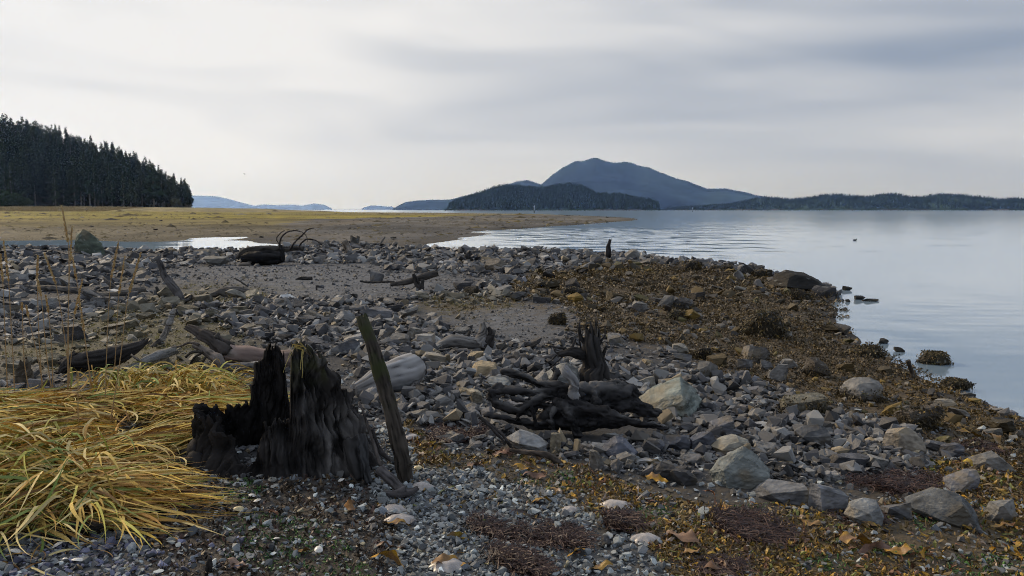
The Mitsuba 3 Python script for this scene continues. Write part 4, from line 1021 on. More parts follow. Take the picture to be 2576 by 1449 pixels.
# far berm pieces
wood('root_wad', 'black upturned root mass under an arched trunk by the bright pool', 'driftwood', (655, 668),
     [('root_mass', [(612, 650, 0, 12), (640, 652, 0, 22), (680, 650, 0, 22), (706, 648, 0, 13)], {'grain': 0.35, 'sides': 22, 'n': 30}),
      ('trunk', [(597, 650, 0.1, 5), (612, 634, 0.15, 7), (640, 627, 0.2, 8), (700, 625, 0.2, 7), (762, 626, 0.2, 5)], {'col': (0.075, 0.068, 0.06)}),
      ('root', [(630, 664, -0.2, 6), (610, 664, -0.2, 5), (598, 670, -0.2, 3)], {'col': (0.16, 0.14, 0.12)}),
      ('root', [(708, 655, 0, 8), (710, 636, 0.05, 7), (706, 618, 0.1, 4)], N_),
      ('branch', [(703, 628, 0.1, 2.6), (705, 606, 0.1, 2.2), (716, 588, 0.1, 1.9), (742, 580, 0.1, 1.6), (754, 582, 0.1, 1.2)], {'col': (0.035, 0.03, 0.03), 'n': 24, 'sides': 7}),
      ('branch', [(730, 628, 0.1, 2.6), (745, 606, 0.1, 2.2), (760, 592, 0.1, 1.8), (776, 577, 0.1, 1.5), (790, 574, 0.1, 1.1)], {'col': (0.035, 0.03, 0.03), 'n': 24, 'sides': 7}),
      ('branch', [(752, 626, 0.15, 2.2), (760, 610, 0.15, 2), (772, 602, 0.15, 1.8), (790, 604, 0.15, 1.5), (806, 613, 0.15, 1.2)], {'col': (0.035, 0.03, 0.03), 'n': 24, 'sides': 7}),
      ('branch', [(703, 614, 0.2, 1.5), (696, 600, 0.2, 1.3), (702, 590, 0.2, 1.2), (716, 580, 0.2, 0.9)], {'col': (0.04, 0.035, 0.03), 'n': 20, 'sides': 7}),
      ('branch', [(754, 582, 0.1, 1.2), (768, 590, 0.1, 1.0), (774, 608, 0.1, 0.8)], {'col': (0.04, 0.035, 0.03), 'n': 16, 'sides': 6})] +
     [('rootlet', [(x, 632, 0.1, 2), (x + 2, 640, 0, 2), (x + 1, 650, 0, 3)], {'n': 8, 'sides': 7}) for x in (622, 640, 652, 668, 684)], (0.022, 0.021, 0.021))
wood('driftwood_post', 'pale tan stump post standing on the berm mound', 'driftwood', (880, 640), [('post', [(867, 607, 0, 8), (872, 622, 0, 8), (880, 645, 0, 8)], N_)], (0.26, 0.225, 0.185), n=16)
wood('driftwood_stump', 'dark scalloped stump beside the pale tan post on the berm', 'driftwood', (895, 625), [('stump', [(893, 600, 0.3, 13), (893, 610, 0.3, 12), (893, 626, 0.3, 12)], N_)], (0.085, 0.075, 0.062), n=14, sides=22, grain=0.2, jag=(0.5, 0.2))
wood('driftwood_stick', 'slanting stick poking up from the berm right of the stump', 'driftwood', (950, 623), [('stick', [(968, 597, 0, 2), (948, 624, 0, 2.5)], N_)], (0.12, 0.105, 0.09), n=10, sides=8)
wood('driftwood_stick', 'long curved stick on the berm left of the pale post', 'driftwood', (830, 645), [('stick', [(798, 624, 0.1, 1.8), (830, 638, 0, 2), (870, 645, 0, 2.5), (905, 648, 0, 3), (922, 640, 0.1, 2)], N_)], (0.06, 0.055, 0.05), n=24, sides=8)
wood('driftwood_log', 'sloped log propped on short posts in the fine gravel', 'driftwood', (1060, 728), [('log', [(983, 716, 0, 5), (1040, 704, 0, 8), (1099, 687, 0.1, 9)], {'col': (0.075, 0.068, 0.062)}), ('post', [(1062, 730, -0.15, 5.5), (1063, 703, -0.15, 5)], {'n': 10}), ('post', [(1040, 690, -0.1, 4), (1047, 706, -0.1, 7), (1056, 727, -0.1, 6)], {'n': 14, 'grain': 0.25}), ('branch', [(906, 707, 0.2, 2), (935, 711, 0.2, 3), (965, 709, 0.15, 3), (992, 709, 0.1, 2)], {'n': 18, 'sides': 8})], (0.05, 0.046, 0.043))
wood('driftwood_chunk', 'dark flat wood chunk lying on the fine gravel', 'driftwood', (765, 704), [('chunk', [(744, 703, 0, 2), (760, 700, 0, 4), (784, 700, 0, 4)], N_)], (0.05, 0.046, 0.042), n=14, grain=0.3)
wood('driftwood_post', 'tiny dark stub standing in the fine gravel', 'driftwood', (797, 730), [('stub', [(796, 718, 0, 2.2), (797, 731, 0, 2.6)], N_)], (0.045, 0.04, 0.04), n=8, sides=8)
wood('driftwood_snag', 'dark crooked snag on the berm crest before the bay', 'driftwood', (1178, 657), [('trunk', [(1172, 655, 0, 8), (1178, 645, 0, 9), (1183, 632, 0, 4)], N_), ('branch', [(1172, 640, 0, 2.5), (1166, 630, 0, 2), (1161, 621, 0, 1.2)], {'n': 10, 'sides': 7})], (0.045, 0.042, 0.04), n=14, grain=0.3)
wood('driftwood_log', 'short log end lying on the berm crest right of the crooked snag', 'driftwood', (1205, 634), [('log', [(1188, 632, 0, 4), (1205, 628, 0, 5), (1223, 622, 0, 4.5)], N_)], (0.09, 0.085, 0.08), n=12)
wood('driftwood_log', 'pale short log lying slantwise on the far brown fringe', 'driftwood', (1470, 682), [('log', [(1454, 682, 0, 6), (1470, 674, 0.1, 7), (1491, 663, 0.3, 6)], N_)], (0.20, 0.19, 0.175), n=14)
wood('driftwood_post', 'black post standing on the berm against the bay', 'driftwood', (1531, 655), [('post', [(1534, 606, 0, 4), (1532, 622, 0, 6), (1530, 640, 0, 6), (1529, 658, 0, 6)], N_)], (0.028, 0.026, 0.027), n=20, sides=12, grain=0.2, jag=(1.2, 0.2))
wood('driftwood_post', 'short dark stake standing in the shallows by the right shore', 'driftwood', (2288, 950), [('stake', [(2284, 908, 0, 6), (2290, 925, 0, 5), (2296, 952, 0, 6)], N_)], (0.06, 0.05, 0.04), n=14, sides=10, grain=0.3)
# middle distance
wood('driftwood_log', 'forked grey log with its fork raised, on the grey rubble', 'driftwood', (1150, 882),
     [('trunk', [(1093, 884, 0, 9), (1112, 868, 0, 12), (1135, 861, 0, 14), (1175, 864, 0, 15), (1215, 864, 0.02, 20)], {'col': (0.19, 0.18, 0.17)}),
      ('branch', [(1200, 866, 0, 18), (1212, 845, 0.05, 14), (1216, 828, 0.08, 10), (1213, 814, 0.1, 6)], {'col': (0.15, 0.14, 0.13)}),
      ('root_end', [(1205, 882, 0, 14), (1225, 864, 0.05, 19), (1236, 842, 0.08, 10), (1228, 824, 0.1, 4)], {'col': (0.04, 0.036, 0.034), 'grain': 0.35}),
      ('branch_stub', [(1173, 856, 0, 5), (1178, 845, 0, 4), (1183, 832, 0, 2)], {'col': (0.06, 0.055, 0.05)})], n=28, sides=20)
wood('driftwood_log', 'thick pale bleached log behind the leaning post', 'driftwood', (965, 1000), [('log', [(896, 985, -0.12, 22), (925, 974, -0.06, 30), (970, 955, 0.05, 39), (1010, 938, 0.18, 42), (1038, 924, 0.32, 38)], N_)], (0.30, 0.292, 0.288), n=40, sides=26, grain=0.06, fine=0.6, wobble=0.4, jag=(0.3, 0.25))
wood('driftwood_stick', 'dark stick resting against the thick pale log', 'driftwood', (905, 975), [('stick', [(898, 968, -0.15, 5), (920, 952, -0.15, 6), (940, 938, -0.12, 6)], N_)], (0.06, 0.052, 0.046), n=14, sides=10)
wood('driftwood_stick', 'weathered stick leaning right of the leaning post', 'driftwood', (1005, 1000), [('stick', [(1003, 1002, -0.1, 5), (1025, 985, -0.05, 5), (1048, 960, 0.1, 4)], N_)], (0.13, 0.12, 0.115), n=14, sides=10)
wood('driftwood_slab', 'dark splintered slab of wood left of the spiky stump', 'driftwood', (1310, 925), [('slab', [(1262, 918, 0, 10), (1295, 908, 0.05, 17), (1330, 905, 0.1, 15), (1345, 898, 0.1, 7)], {'squash': 1.6}), ('splinter', [(1335, 905, 0.15, 5), (1370, 902, 0.15, 8), (1402, 895, 0.2, 6)], N_)], (0.055, 0.052, 0.052), n=22, sides=18, grain=0.25)
Y = N_
wood('spiky_stump', 'dark upright stump crowned with broken spikes', 'stump', (1495, 965),
     [('trunk', [(1494, 972, 0, 36), (1494, 945, 0, 34), (1492, 915, 0, 29), (1490, 885, 0, 25), (1488, 860, 0, 22), (1487, 842, 0, 15)], {'n': 34, 'sides': 26, 'grain': 0.22, 'jag': (0.1, 1.4)}),
      ('side_branch', [(1478, 898, 0, 12), (1450, 890, -0.05, 13), (1425, 888, -0.08, 11), (1405, 892, -0.1, 7)], Y),
      ('root', [(1510, 955, -0.05, 14), (1520, 962, -0.08, 10), (1530, 968, -0.1, 6)], {'col': (0.09, 0.085, 0.08)}),
      ('branch', [(1430, 880, -0.05, 4), (1410, 875, -0.05, 3.5), (1380, 872, -0.05, 2)], {'n': 14, 'sides': 8}),
      ('branch', [(1432, 884, -0.05, 5), (1441, 870, -0.05, 4), (1447, 853, -0.05, 3)], {'n': 12, 'sides': 8}),
      ('branch', [(1410, 892, -0.1, 3), (1396, 884, -0.1, 2), (1392, 874, -0.1, 1)], {'n': 10, 'sides': 7}),
      ('spike', [(1476, 862, 0, 7), (1460, 846, 0, 5), (1457, 832, 0, 4), (1459, 808, 0, 1.5)], {'n': 14, 'sides': 9}),
      ('spike', [(1478, 870, 0, 7), (1476, 845, 0, 5), (1474, 815, 0, 1.5)], {'n': 14, 'sides': 9}),
      ('spike', [(1486, 868, 0, 8), (1487, 840, 0, 5), (1485, 808, 0, 1.5)], {'n': 14, 'sides': 9}),
      ('spike', [(1497, 868, -0.03, 8), (1498, 840, -0.03, 6), (1499, 818, -0.03, 4), (1499, 796, -0.03, 1.5)], {'n': 16, 'sides': 10, 'col': (0.10, 0.085, 0.07)}),
      ('spike', [(1503, 870, 0, 6), (1508, 848, 0, 4), (1506, 826, 0, 1.5)], {'n': 12, 'sides': 8}),
      ('spike', [(1500, 880, 0, 4), (1514, 856, 0, 3), (1522, 840, 0, 2), (1522, 816, 0, 1)], {'n': 14, 'sides': 7}),
      ('spike', [(1512, 905, 0, 7), (1520, 885, 0, 5), (1526, 870, 0, 2)], {'n': 12, 'sides': 8}),
      ('spike', [(1470, 900, 0, 3), (1462, 880, 0, 2.5), (1457, 852, 0, 2)], {'n': 12, 'sides': 7}),
      ('rootlet', [(1400, 893, -0.1, 2), (1370, 915, -0.15, 1.6), (1340, 920, -0.2, 1.2)], {'n': 12, 'sides': 6}),
      ('rootlet', [(1420, 895, -0.1, 2), (1395, 915, -0.15, 1.6), (1380, 928, -0.2, 1.2)], {'n': 12, 'sides': 6})], (0.040, 0.037, 0.036))
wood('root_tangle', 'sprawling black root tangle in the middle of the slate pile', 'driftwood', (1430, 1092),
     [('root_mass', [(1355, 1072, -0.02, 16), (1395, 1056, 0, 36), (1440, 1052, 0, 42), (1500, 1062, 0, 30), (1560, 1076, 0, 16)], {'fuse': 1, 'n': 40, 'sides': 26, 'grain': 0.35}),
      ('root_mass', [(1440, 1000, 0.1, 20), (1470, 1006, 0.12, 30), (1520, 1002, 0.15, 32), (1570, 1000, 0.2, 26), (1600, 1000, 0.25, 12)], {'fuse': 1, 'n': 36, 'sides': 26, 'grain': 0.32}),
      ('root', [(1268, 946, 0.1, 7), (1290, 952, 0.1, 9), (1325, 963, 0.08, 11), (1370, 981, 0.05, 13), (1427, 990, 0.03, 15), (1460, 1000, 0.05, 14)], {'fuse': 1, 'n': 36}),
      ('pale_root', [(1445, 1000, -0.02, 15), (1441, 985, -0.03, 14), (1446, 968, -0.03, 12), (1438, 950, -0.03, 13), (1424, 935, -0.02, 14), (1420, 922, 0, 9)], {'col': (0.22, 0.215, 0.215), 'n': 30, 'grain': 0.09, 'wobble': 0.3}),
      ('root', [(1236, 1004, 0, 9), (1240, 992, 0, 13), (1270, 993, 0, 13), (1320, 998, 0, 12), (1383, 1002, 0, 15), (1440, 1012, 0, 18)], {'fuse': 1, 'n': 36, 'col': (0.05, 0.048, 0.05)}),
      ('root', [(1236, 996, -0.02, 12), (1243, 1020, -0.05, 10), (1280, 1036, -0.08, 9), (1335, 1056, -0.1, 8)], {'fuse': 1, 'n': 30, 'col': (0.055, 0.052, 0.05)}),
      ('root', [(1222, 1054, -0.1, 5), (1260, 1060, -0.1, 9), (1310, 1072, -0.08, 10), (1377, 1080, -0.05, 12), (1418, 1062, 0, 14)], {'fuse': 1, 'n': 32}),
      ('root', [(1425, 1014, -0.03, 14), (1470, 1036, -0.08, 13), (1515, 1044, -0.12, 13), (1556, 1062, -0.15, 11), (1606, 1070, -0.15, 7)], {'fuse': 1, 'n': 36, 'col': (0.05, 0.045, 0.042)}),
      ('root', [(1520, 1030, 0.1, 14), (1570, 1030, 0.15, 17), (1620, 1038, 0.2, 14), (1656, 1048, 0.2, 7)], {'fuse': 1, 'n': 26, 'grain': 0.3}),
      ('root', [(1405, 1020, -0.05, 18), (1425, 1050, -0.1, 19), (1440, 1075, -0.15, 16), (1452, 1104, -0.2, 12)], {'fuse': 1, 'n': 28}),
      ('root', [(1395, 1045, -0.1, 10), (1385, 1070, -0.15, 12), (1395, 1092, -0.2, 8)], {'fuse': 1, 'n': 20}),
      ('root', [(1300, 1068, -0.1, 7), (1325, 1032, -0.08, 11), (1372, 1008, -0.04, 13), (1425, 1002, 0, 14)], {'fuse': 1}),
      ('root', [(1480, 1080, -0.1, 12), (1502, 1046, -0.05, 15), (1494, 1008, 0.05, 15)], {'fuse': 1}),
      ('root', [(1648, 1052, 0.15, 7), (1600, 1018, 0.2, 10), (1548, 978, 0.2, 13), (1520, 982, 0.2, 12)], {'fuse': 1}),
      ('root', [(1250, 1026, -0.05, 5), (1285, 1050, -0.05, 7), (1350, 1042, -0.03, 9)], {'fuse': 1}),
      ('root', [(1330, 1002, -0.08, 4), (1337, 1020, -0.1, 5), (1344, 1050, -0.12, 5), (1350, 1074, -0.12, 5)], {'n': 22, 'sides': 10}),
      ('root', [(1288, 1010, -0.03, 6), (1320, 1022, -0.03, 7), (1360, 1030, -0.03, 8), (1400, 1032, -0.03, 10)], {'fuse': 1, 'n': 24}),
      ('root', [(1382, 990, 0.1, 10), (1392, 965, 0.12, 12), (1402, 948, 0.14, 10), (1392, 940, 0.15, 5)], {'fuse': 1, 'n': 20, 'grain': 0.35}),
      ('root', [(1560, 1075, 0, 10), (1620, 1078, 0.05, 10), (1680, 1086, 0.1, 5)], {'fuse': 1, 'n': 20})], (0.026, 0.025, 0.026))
wood('driftwood_branch', 'thin pale branch lying right of the leaning post', 'driftwood', (1140, 1050), [('stick', [(1080, 1056, 0, 4), (1100, 1046, 0, 6), (1140, 1043, 0, 6), (1195, 1046, 0, 5)], Y)], (0.13, 0.12, 0.11), n=26, sides=10)
wood('driftwood_branch', 'pair of dark twigs arching down beside the maroon weed', 'driftwood', (1280, 1135), [('twig', [(1205, 1050, 0.1, 4), (1240, 1072, 0.08, 4), (1268, 1100, 0.05, 4), (1292, 1140, 0, 4)], Y), ('twig', [(1212, 1056, 0.05, 4), (1245, 1085, 0.03, 4), (1270, 1118, 0, 4)], Y)], (0.045, 0.04, 0.038), n=22, sides=9)
wood('driftwood_branch', 'bent brown branch sliding down onto the gravel', 'driftwood', (1400, 1165), [('stick', [(1284, 1132, 0.05, 6), (1320, 1138, 0.02, 7), (1365, 1142, 0, 8), (1405, 1162, 0, 8), (1470, 1200, -0.02, 6)], Y)], (0.10, 0.082, 0.068), n=30, sides=11)
wood('driftwood_log', 'dark rotten log poking out from under the dead grass', 'driftwood', (180, 1352), [('log', [(95, 1345, 0.02, 12), (150, 1335, 0, 18), (210, 1328, 0, 14), (262, 1322, 0, 6)], Y)], (0.035, 0.031, 0.028), n=30, sides=18, grain=0.22, squash=1.3)
wood('driftwood_root', 'forked grey root lying at the foot of the leaning post', 'driftwood', (1000, 1250),
     [('stem', [(958, 1184, 0.05, 16), (975, 1198, 0.03, 13), (1000, 1224, 0, 13), (1020, 1238, -0.03, 12), (1050, 1228, -0.03, 6)], Y), ('fork', [(1018, 1234, -0.03, 13), (1000, 1240, -0.05, 11), (965, 1238, -0.05, 6)], Y)], (0.085, 0.078, 0.078), n=26, sides=14)
wood('driftwood_stick', 'long thin stick leaning on the right side of the black stump', 'driftwood', (975, 1230), [('stick', [(905, 1015, 0.12, 3), (930, 1085, 0.08, 4), (955, 1160, 0.03, 4), (978, 1232, -0.02, 3)], Y)], (0.075, 0.065, 0.06), n=24, sides=8)
wood('driftwood_stick', 'thin twig crossing behind the foot of the leaning post', 'driftwood', (985, 1165), [('stick', [(922, 1125, 0.15, 3), (960, 1140, 0.1, 3.5), (990, 1168, 0.05, 3)], Y)], (0.07, 0.062, 0.056), n=16, sides=8)
wood('driftwood_stick', 'short level twig between the black stump and the leaning post', 'driftwood', (950, 1178), [('stick', [(918, 1174, 0.1, 2.5), (960, 1171, 0.08, 2.5), (990, 1170, 0.05, 2)], Y)], (0.075, 0.065, 0.06), n=12, sides=8)
wood('driftwood_stub', 'black splinter of wood standing at the bottom edge', 'driftwood', (522, 1445), [('stub', [(528, 1405, 0, 5), (524, 1425, 0, 8), (520, 1449, 0, 9)], Y)], (0.025, 0.022, 0.02), n=12, grain=0.3)
wood('driftwood_stump', 'small grey stub standing in the dead grass at far left', 'stump', (62, 968), [('stub', [(62, 918, 0, 15), (60, 935, 0, 20), (60, 972, 0, 24)], Y)], (0.08, 0.068, 0.052), n=14, sides=18, grain=0.22, jag=(0.8, 0.1))
p_base = at(1025, 1212)
wood('leaning_post', 'tall leaning post with a mossy green top', 'post', (1025, 1212), [('pole', [(1026, 1226, 0, 20), (1012, 1160, 0.02, 20), (984, 1040, 0.05, 20), (952, 920, 0.08, 19), (930, 850, 0.1, 18), (916, 815, 0.11, 17), (911, 800, 0.11, 15)], {'moss': (p_base[2] + 0.42, p_base[2] + 0.75), 'jag': (0.1, 0.5), 'n': 60, 'sides': 24, 'wobble': 0.25, 'fine': 0.7}), ('branch_stub', [(1020, 1170, 0, 6), (1038, 1168, -0.03, 3)], {'n': 8, 'sides': 8})], (0.055, 0.046, 0.038), grain=0.09)


# ------------------------------------------------------------------ the black hollow stump
def hollow_stump():
    c0 = at(712, 1168)
    k = c0[1] / SX
    cx, cy, cz = c0[0], c0[1] + 0.08, c0[2]
    th = np.array([-95, -84, -74, -70, -62, -54, -42, -30, -18, -4, 15, 35, 58, 76, 98, 101, 108, 118, 126, 132, 142, 165, 185, 205, 222, 236, 247, 256, 265])
    H = np.array([.36, .38, .42, .84, .90, .90, .84, .66, .54, .36, .30, .32, .36, .34, .36, .74, .80, .78, .70, .46, .36, .38, .42, .42, .38, .22, .10, .14, .46])
    R = np.array([.42, .42, .42, .42, .43, .46, .50, .53, .54, .54, .52, .50, .48, .46, .46, .46, .46, .47, .48, .50, .54, .58, .60, .58, .52, .46, .43, .42, .42])
    nt, nh = 620, 64
    t = np.linspace(-95, 265, nt, endpoint=False)
    r0 = np.interp(t, th, R); h0 = np.interp(t, th, H)
    a = np.radians(t)
    ring = np.stack([np.cos(a), np.sin(a), 0 * a], -1)
    # splintered rim
    spl = fb(ring * 26, 3, 5); spl2 = nz(ring * 70, 8)
    h0 = h0 * (1 + 0.16 * (fb(ring * 7, 3, 2) - 0.5)) + 0.16 * (spl - 0.55) * np.clip(h0 / 0.5, 0.3, 1.2) + 0.07 * (spl2 - 0.5) * np.clip(h0 / 0.5, 0.3, 1)
    h0 = np.maximum(h0, 0.05)
    u = np.linspace(0, 1, nh)
    U, A = np.meshgrid(u, a, indexing='ij')
    Z = U * h0[None]
    groove = fb(np.stack([np.cos(A) * 5, np.sin(A) * 5, Z * 3.2], -1), 4, 31) - 0.5
    rot = fb(np.stack([np.cos(A) * 7 + 2 * groove, np.sin(A) * 7, Z * 9], -1), 4, 37) - 0.5
    warp = 0.35 * (fb(np.stack([np.cos(A) * 4, np.sin(A) * 4, Z * 4], -1), 3, 43) - 0.5)
    groove2 = fb(np.stack([np.cos(A + warp) * 24, np.sin(A + warp) * 24, Z * 5], -1), 3, 33) - 0.5
    flare = 0.14 * np.exp(-Z / 0.09) * (0.5 + 1.3 * fb(np.stack([np.cos(A) * 3, np.sin(A) * 3, 0 * A], -1), 2, 9))
    lean = np.clip(Z, 0, 1) * 0.10 * np.clip(np.cos(A - math.radians(-8)), 0, 1)
    Ro = r0[None] + flare - lean * 0.75 - 0.05 * Z + 0.22 * groove * (0.6 + 0.6 * Z) + 0.16 * rot * (0.3 + Z) + 0.075 * groove2 + 0.03 * (fb(np.stack([np.cos(A) * 60, np.sin(A) * 60, Z * 5], -1), 2, 35) - 0.5)
    thick = (0.085 - 0.06 * U) * (1 + 0.8 * (fb(np.stack([np.cos(A) * 4, np.sin(A) * 4, Z * 2], -1), 2, 41) - 0.5))
    Ri = np.maximum(Ro - thick, 0.05) + 0.05 * groove2
    ex = 1.0
    pos = lambda r, z: np.stack([cx + r * np.cos(A) * 1.02, cy + r * np.sin(A) * 0.72, cz - 0.05 + z], -1)
    out, inn = pos(Ro, Z), pos(Ri, Z)
    v = np.vstack([out.reshape(-1, 3), inn.reshape(-1, 3)])
    i, j = np.meshgrid(np.arange(nh - 1), np.arange(nt), indexing='ij')
    q = np.stack([i * nt + j, i * nt + (j + 1) % nt, (i + 1) * nt + (j + 1) % nt, (i + 1) * nt + j], -1).reshape(-1, 4)
    q2 = q[:, ::-1] + nh * nt
    jj = np.arange(nt); o = (nh - 1) * nt
    rim = np.stack([o + jj, o + (jj + 1) % nt, o + nh * nt + (jj + 1) % nt, o + nh * nt + jj], 1)
    qq = np.vstack([q, q2, rim])
    f = np.vstack([qq[:, :3], qq[:, [0, 2, 3]]])
    g = np.concatenate([groove.ravel(), groove.ravel() * 0.5]); g2 = np.concatenate([groove2.ravel()] * 2)
    g3 = np.concatenate([rot.ravel()] * 2)
    col = np.array((0.0195, 0.0175, 0.017)) * np.clip(1 + 1.5 * g + 3.0 * g2 + 2.5 * g3, 0.25, 3.0)[:, None]
    zz = np.concatenate([Z.ravel(), Z.ravel()]); uu = np.concatenate([U.ravel()] * 2); aa = np.concatenate([np.degrees(A).ravel()] * 2)
    main = (aa > -95) & (aa < 20)
    moss = np.clip((zz - 0.60) / 0.14, 0, 1) * main * np.clip((fb(v * 14, 3, 3) - 0.36) * 5, 0, 1) * (aa < -40)
    col = lerp(col, (0.060, 0.066, 0.025), 0.6 * moss)
    grey = np.clip((fb(v * np.array([18, 18, 4]), 3, 17) - 0.40) * 4, 0, 0.8) * main * np.clip((aa + 75) / 30, 0.15, 1)
    col = lerp(col, np.array((0.115, 0.108, 0.104)) * np.clip(1 + 4 * g2, 0.3, 2)[:, None], grey)
    t_ = thing('hollow_stump', 'large black rotten hollow stump with a tall splintered right side', 'stump')
    entry('shell', (v, f), 'mat_wood', t_, col, True)
    Y0 = c0[1]
    for pts, cc in (([(905, 1100, -0.2, 16), (915, 1150, -0.26, 16), (922, 1190, -0.3, 13), (930, 1215, -0.34, 8)], (0.06, 0.06, 0.062)),
                    ([(885, 1110, -0.22, 22), (890, 1160, -0.3, 20), (905, 1205, -0.36, 9)], (0.04, 0.038, 0.038)),
                    ([(500, 1120, 0.0, 22), (490, 1160, -0.12, 24), (500, 1200, -0.2, 16), (520, 1222, -0.25, 8)], (0.022, 0.02, 0.02)),
                    ([(570, 1130, -0.1, 18), (580, 1175, -0.2, 20), (596, 1215, -0.25, 10)], (0.022, 0.02, 0.02)),
                    ([(935, 1080, -0.05, 6), (955, 1130, 0, 7), (985, 1160, 0.05, 4)], (0.06, 0.055, 0.055))):
        vv, ff, c = limb(px(pts, Y0), cc, seed=int(pts[0][0]), n=22, sides=16, grain=0.2)
        entry('root', (vv, ff), 'mat_wood', t_, c, True)
    HERO.append((cx, cy, 0.62))
    return cx, cy, cz


stump = hollow_stump()


# ------------------------------------------------------------------ grass
def ribbons(P, w, side, cols):
    """P (n, m, 3) centre lines, w (n, m) half widths, side (n, m, 3)"""
    n, m = P.shape[:2]
    V = np.stack([P - side * w[..., None], P + side * w[..., None]], 2).reshape(-1, 3)
    i = np.arange(m - 1)
    q = np.stack([2 * i, 2 * i + 1, 2 * i + 3, 2 * i + 2], 1)
    q = (q[None] + (np.arange(n) * 2 * m)[:, None, None]).reshape(-1, 4)
    return V, np.vstack([q[:, :3], q[:, [0, 2, 3]]]), np.repeat(cols.reshape(n, -1, 3) if cols.ndim == 3 else np.repeat(cols[:, None], m, 1), 2, 1).reshape(-1, 3)


STRAW = np.array([(0.54, 0.38, 0.11), (0.42, 0.25, 0.075), (0.58, 0.47, 0.22), (0.38, 0.36, 0.09), (0.20, 0.26, 0.08), (0.20, 0.11, 0.045), (0.60, 0.42, 0.09), (0.34, 0.19, 0.06)])
SP = np.array([0.24, 0.16, 0.16, 0.11, 0.06, 0.10, 0.10, 0.07])
rng = np.random.default_rng(5)


def blades(n, region, length, hump, heading, spread, width, rng, m=9, colp=SP, lift=(0.0, 0.12)):
    b = region.bounds
    x, y = np.empty(0), np.empty(0)
    while len(x) < n:
        a, c = rng.uniform(b[0], b[2], 4 * n), rng.uniform(b[1], b[3], 4 * n)
        k = shapely.contains_xy(region, a, c)
        x, y = np.append(x, a[k])[:n], np.append(y, c[k])[:n]
    z = G(x, y)
    h = heading(x, y) + rng.normal(0, spread, n)
    L = length * rng.uniform(0.6, 1.3, n)
    s = np.linspace(0, 1, m)[None]
    bend = rng.normal(0, 0.5, n)[:, None] * s ** 2
    d = np.stack([np.cos(h[:, None] + bend), np.sin(h[:, None] + bend)], -1)
    kink = rng.uniform(0.25, 0.7, n)[:, None]
    up = hump * rng.uniform(0.4, 1.25, n)[:, None] * np.where(s < kink, np.sin(0.5 * np.pi * s / kink), 1 - 0.55 * ((s - kink) / (1 - kink)) ** rng.uniform(0.8, 2, n)[:, None])
    edge = np.clip(np.array([region.exterior.distance(shapely.Point(q)) for q in zip(x, y)]) / 0.25, 0.15, 1)
    base = rng.uniform(*lift, n) * edge
    P = np.stack([x[:, None] + np.cumsum(d[..., 0], 1) * L[:, None] / m, y[:, None] + np.cumsum(d[..., 1], 1) * L[:, None] / m, z[:, None] + base[:, None] + up], -1)
    P[..., 2] = np.maximum(P[..., 2], G(P[..., 0], P[..., 1]) + 0.012)
    hit = (((P[..., 0] - stump[0]) / 0.66) ** 2 + ((P[..., 1] - stump[1]) / 0.52) ** 2 < 1).any(1)
    P, s, d, n, x = P[~hit], s, d[~hit], int((~hit).sum()), x[~hit]
    tw = rng.uniform(-0.8, 0.8, n)[:, None] * s + rng.uniform(-0.9, 0.9, n)[:, None]
    side = np.stack([-d[..., 1] * np.cos(tw), d[..., 0] * np.cos(tw), np.sin(tw)], -1)
    w = width * rng.uniform(0.6, 1.3, n)[:, None] * np.clip(np.minimum(s * 6 + 0.5, (1 - s) * 3.0), 0.06, 1)
    c = 1.12 * STRAW[rng.choice(8, n, p=colp / colp.sum())] * rng.uniform(0.6, 1.3, n)[:, None]
    c = c[:, None] * (1 + 0.25 * (s[..., None] - 0.5)) 
    return ribbons(P, w, side, c)


gb = Z_GRASS.bounds
head = lambda x, y: 0.25 + 1.2 * n2(x, y, 1.1, 81) + np.where(n2(x, y, 0.9, 83) > 0.02, math.pi, 0) * (x < -1.9)
lowhead = lambda x, y: -2.2 + 1.6 * n2(x, y, 1.3, 84)
parts = [blades(7600, Z_GRASS, 0.60, 0.050, head, 0.62, 0.0066, rng)]
zlow = zone((-420, 1130), (0, 1110), (200, 1130), (330, 1190), (330, 1290), (100, 1340), (-420, 1360))
parts.append(blades(1900, zlow, 0.58, 0.12, lowhead, 0.7, 0.0080, rng, colp=np.array([.2, .1, .2, .2, .16, .06, .06, .02]), lift=(0.03, 0.2)))
zt = zone((150, 975), (560, 972), (600, 1000), (470, 1050), (300, 1010))
parts.append(blades(500, zt, 0.42, 0.16, lambda x, y: 0.2 + 0 * x, 0.9, 0.008, rng, colp=np.array([.25, .1, .2, .2, .15, .05, .05, 0.])))
edge_ = shapely.Polygon(Z_GRASS.buffer(0.45).exterior, [Z_GRASS.buffer(-0.2).exterior.coords] if Z_GRASS.buffer(-0.2).geom_type == 'Polygon' else None)
parts.append(blades(600, edge_, 0.22, 0.012, lambda x, y: 6.3 * n2(x, y, 2.0, 85), 1.5, 0.0045, rng, colp=np.array([.2, .2, .2, .02, .01, .25, .02, .1]), lift=(0.0, 0.03)))
m, c = merge(parts)
tag(entry('dead_beach_grass', m, 'mat_dry', color=c), 'flattened yellow and straw coloured beach grass at the lower left', 'grass', kind='stuff')
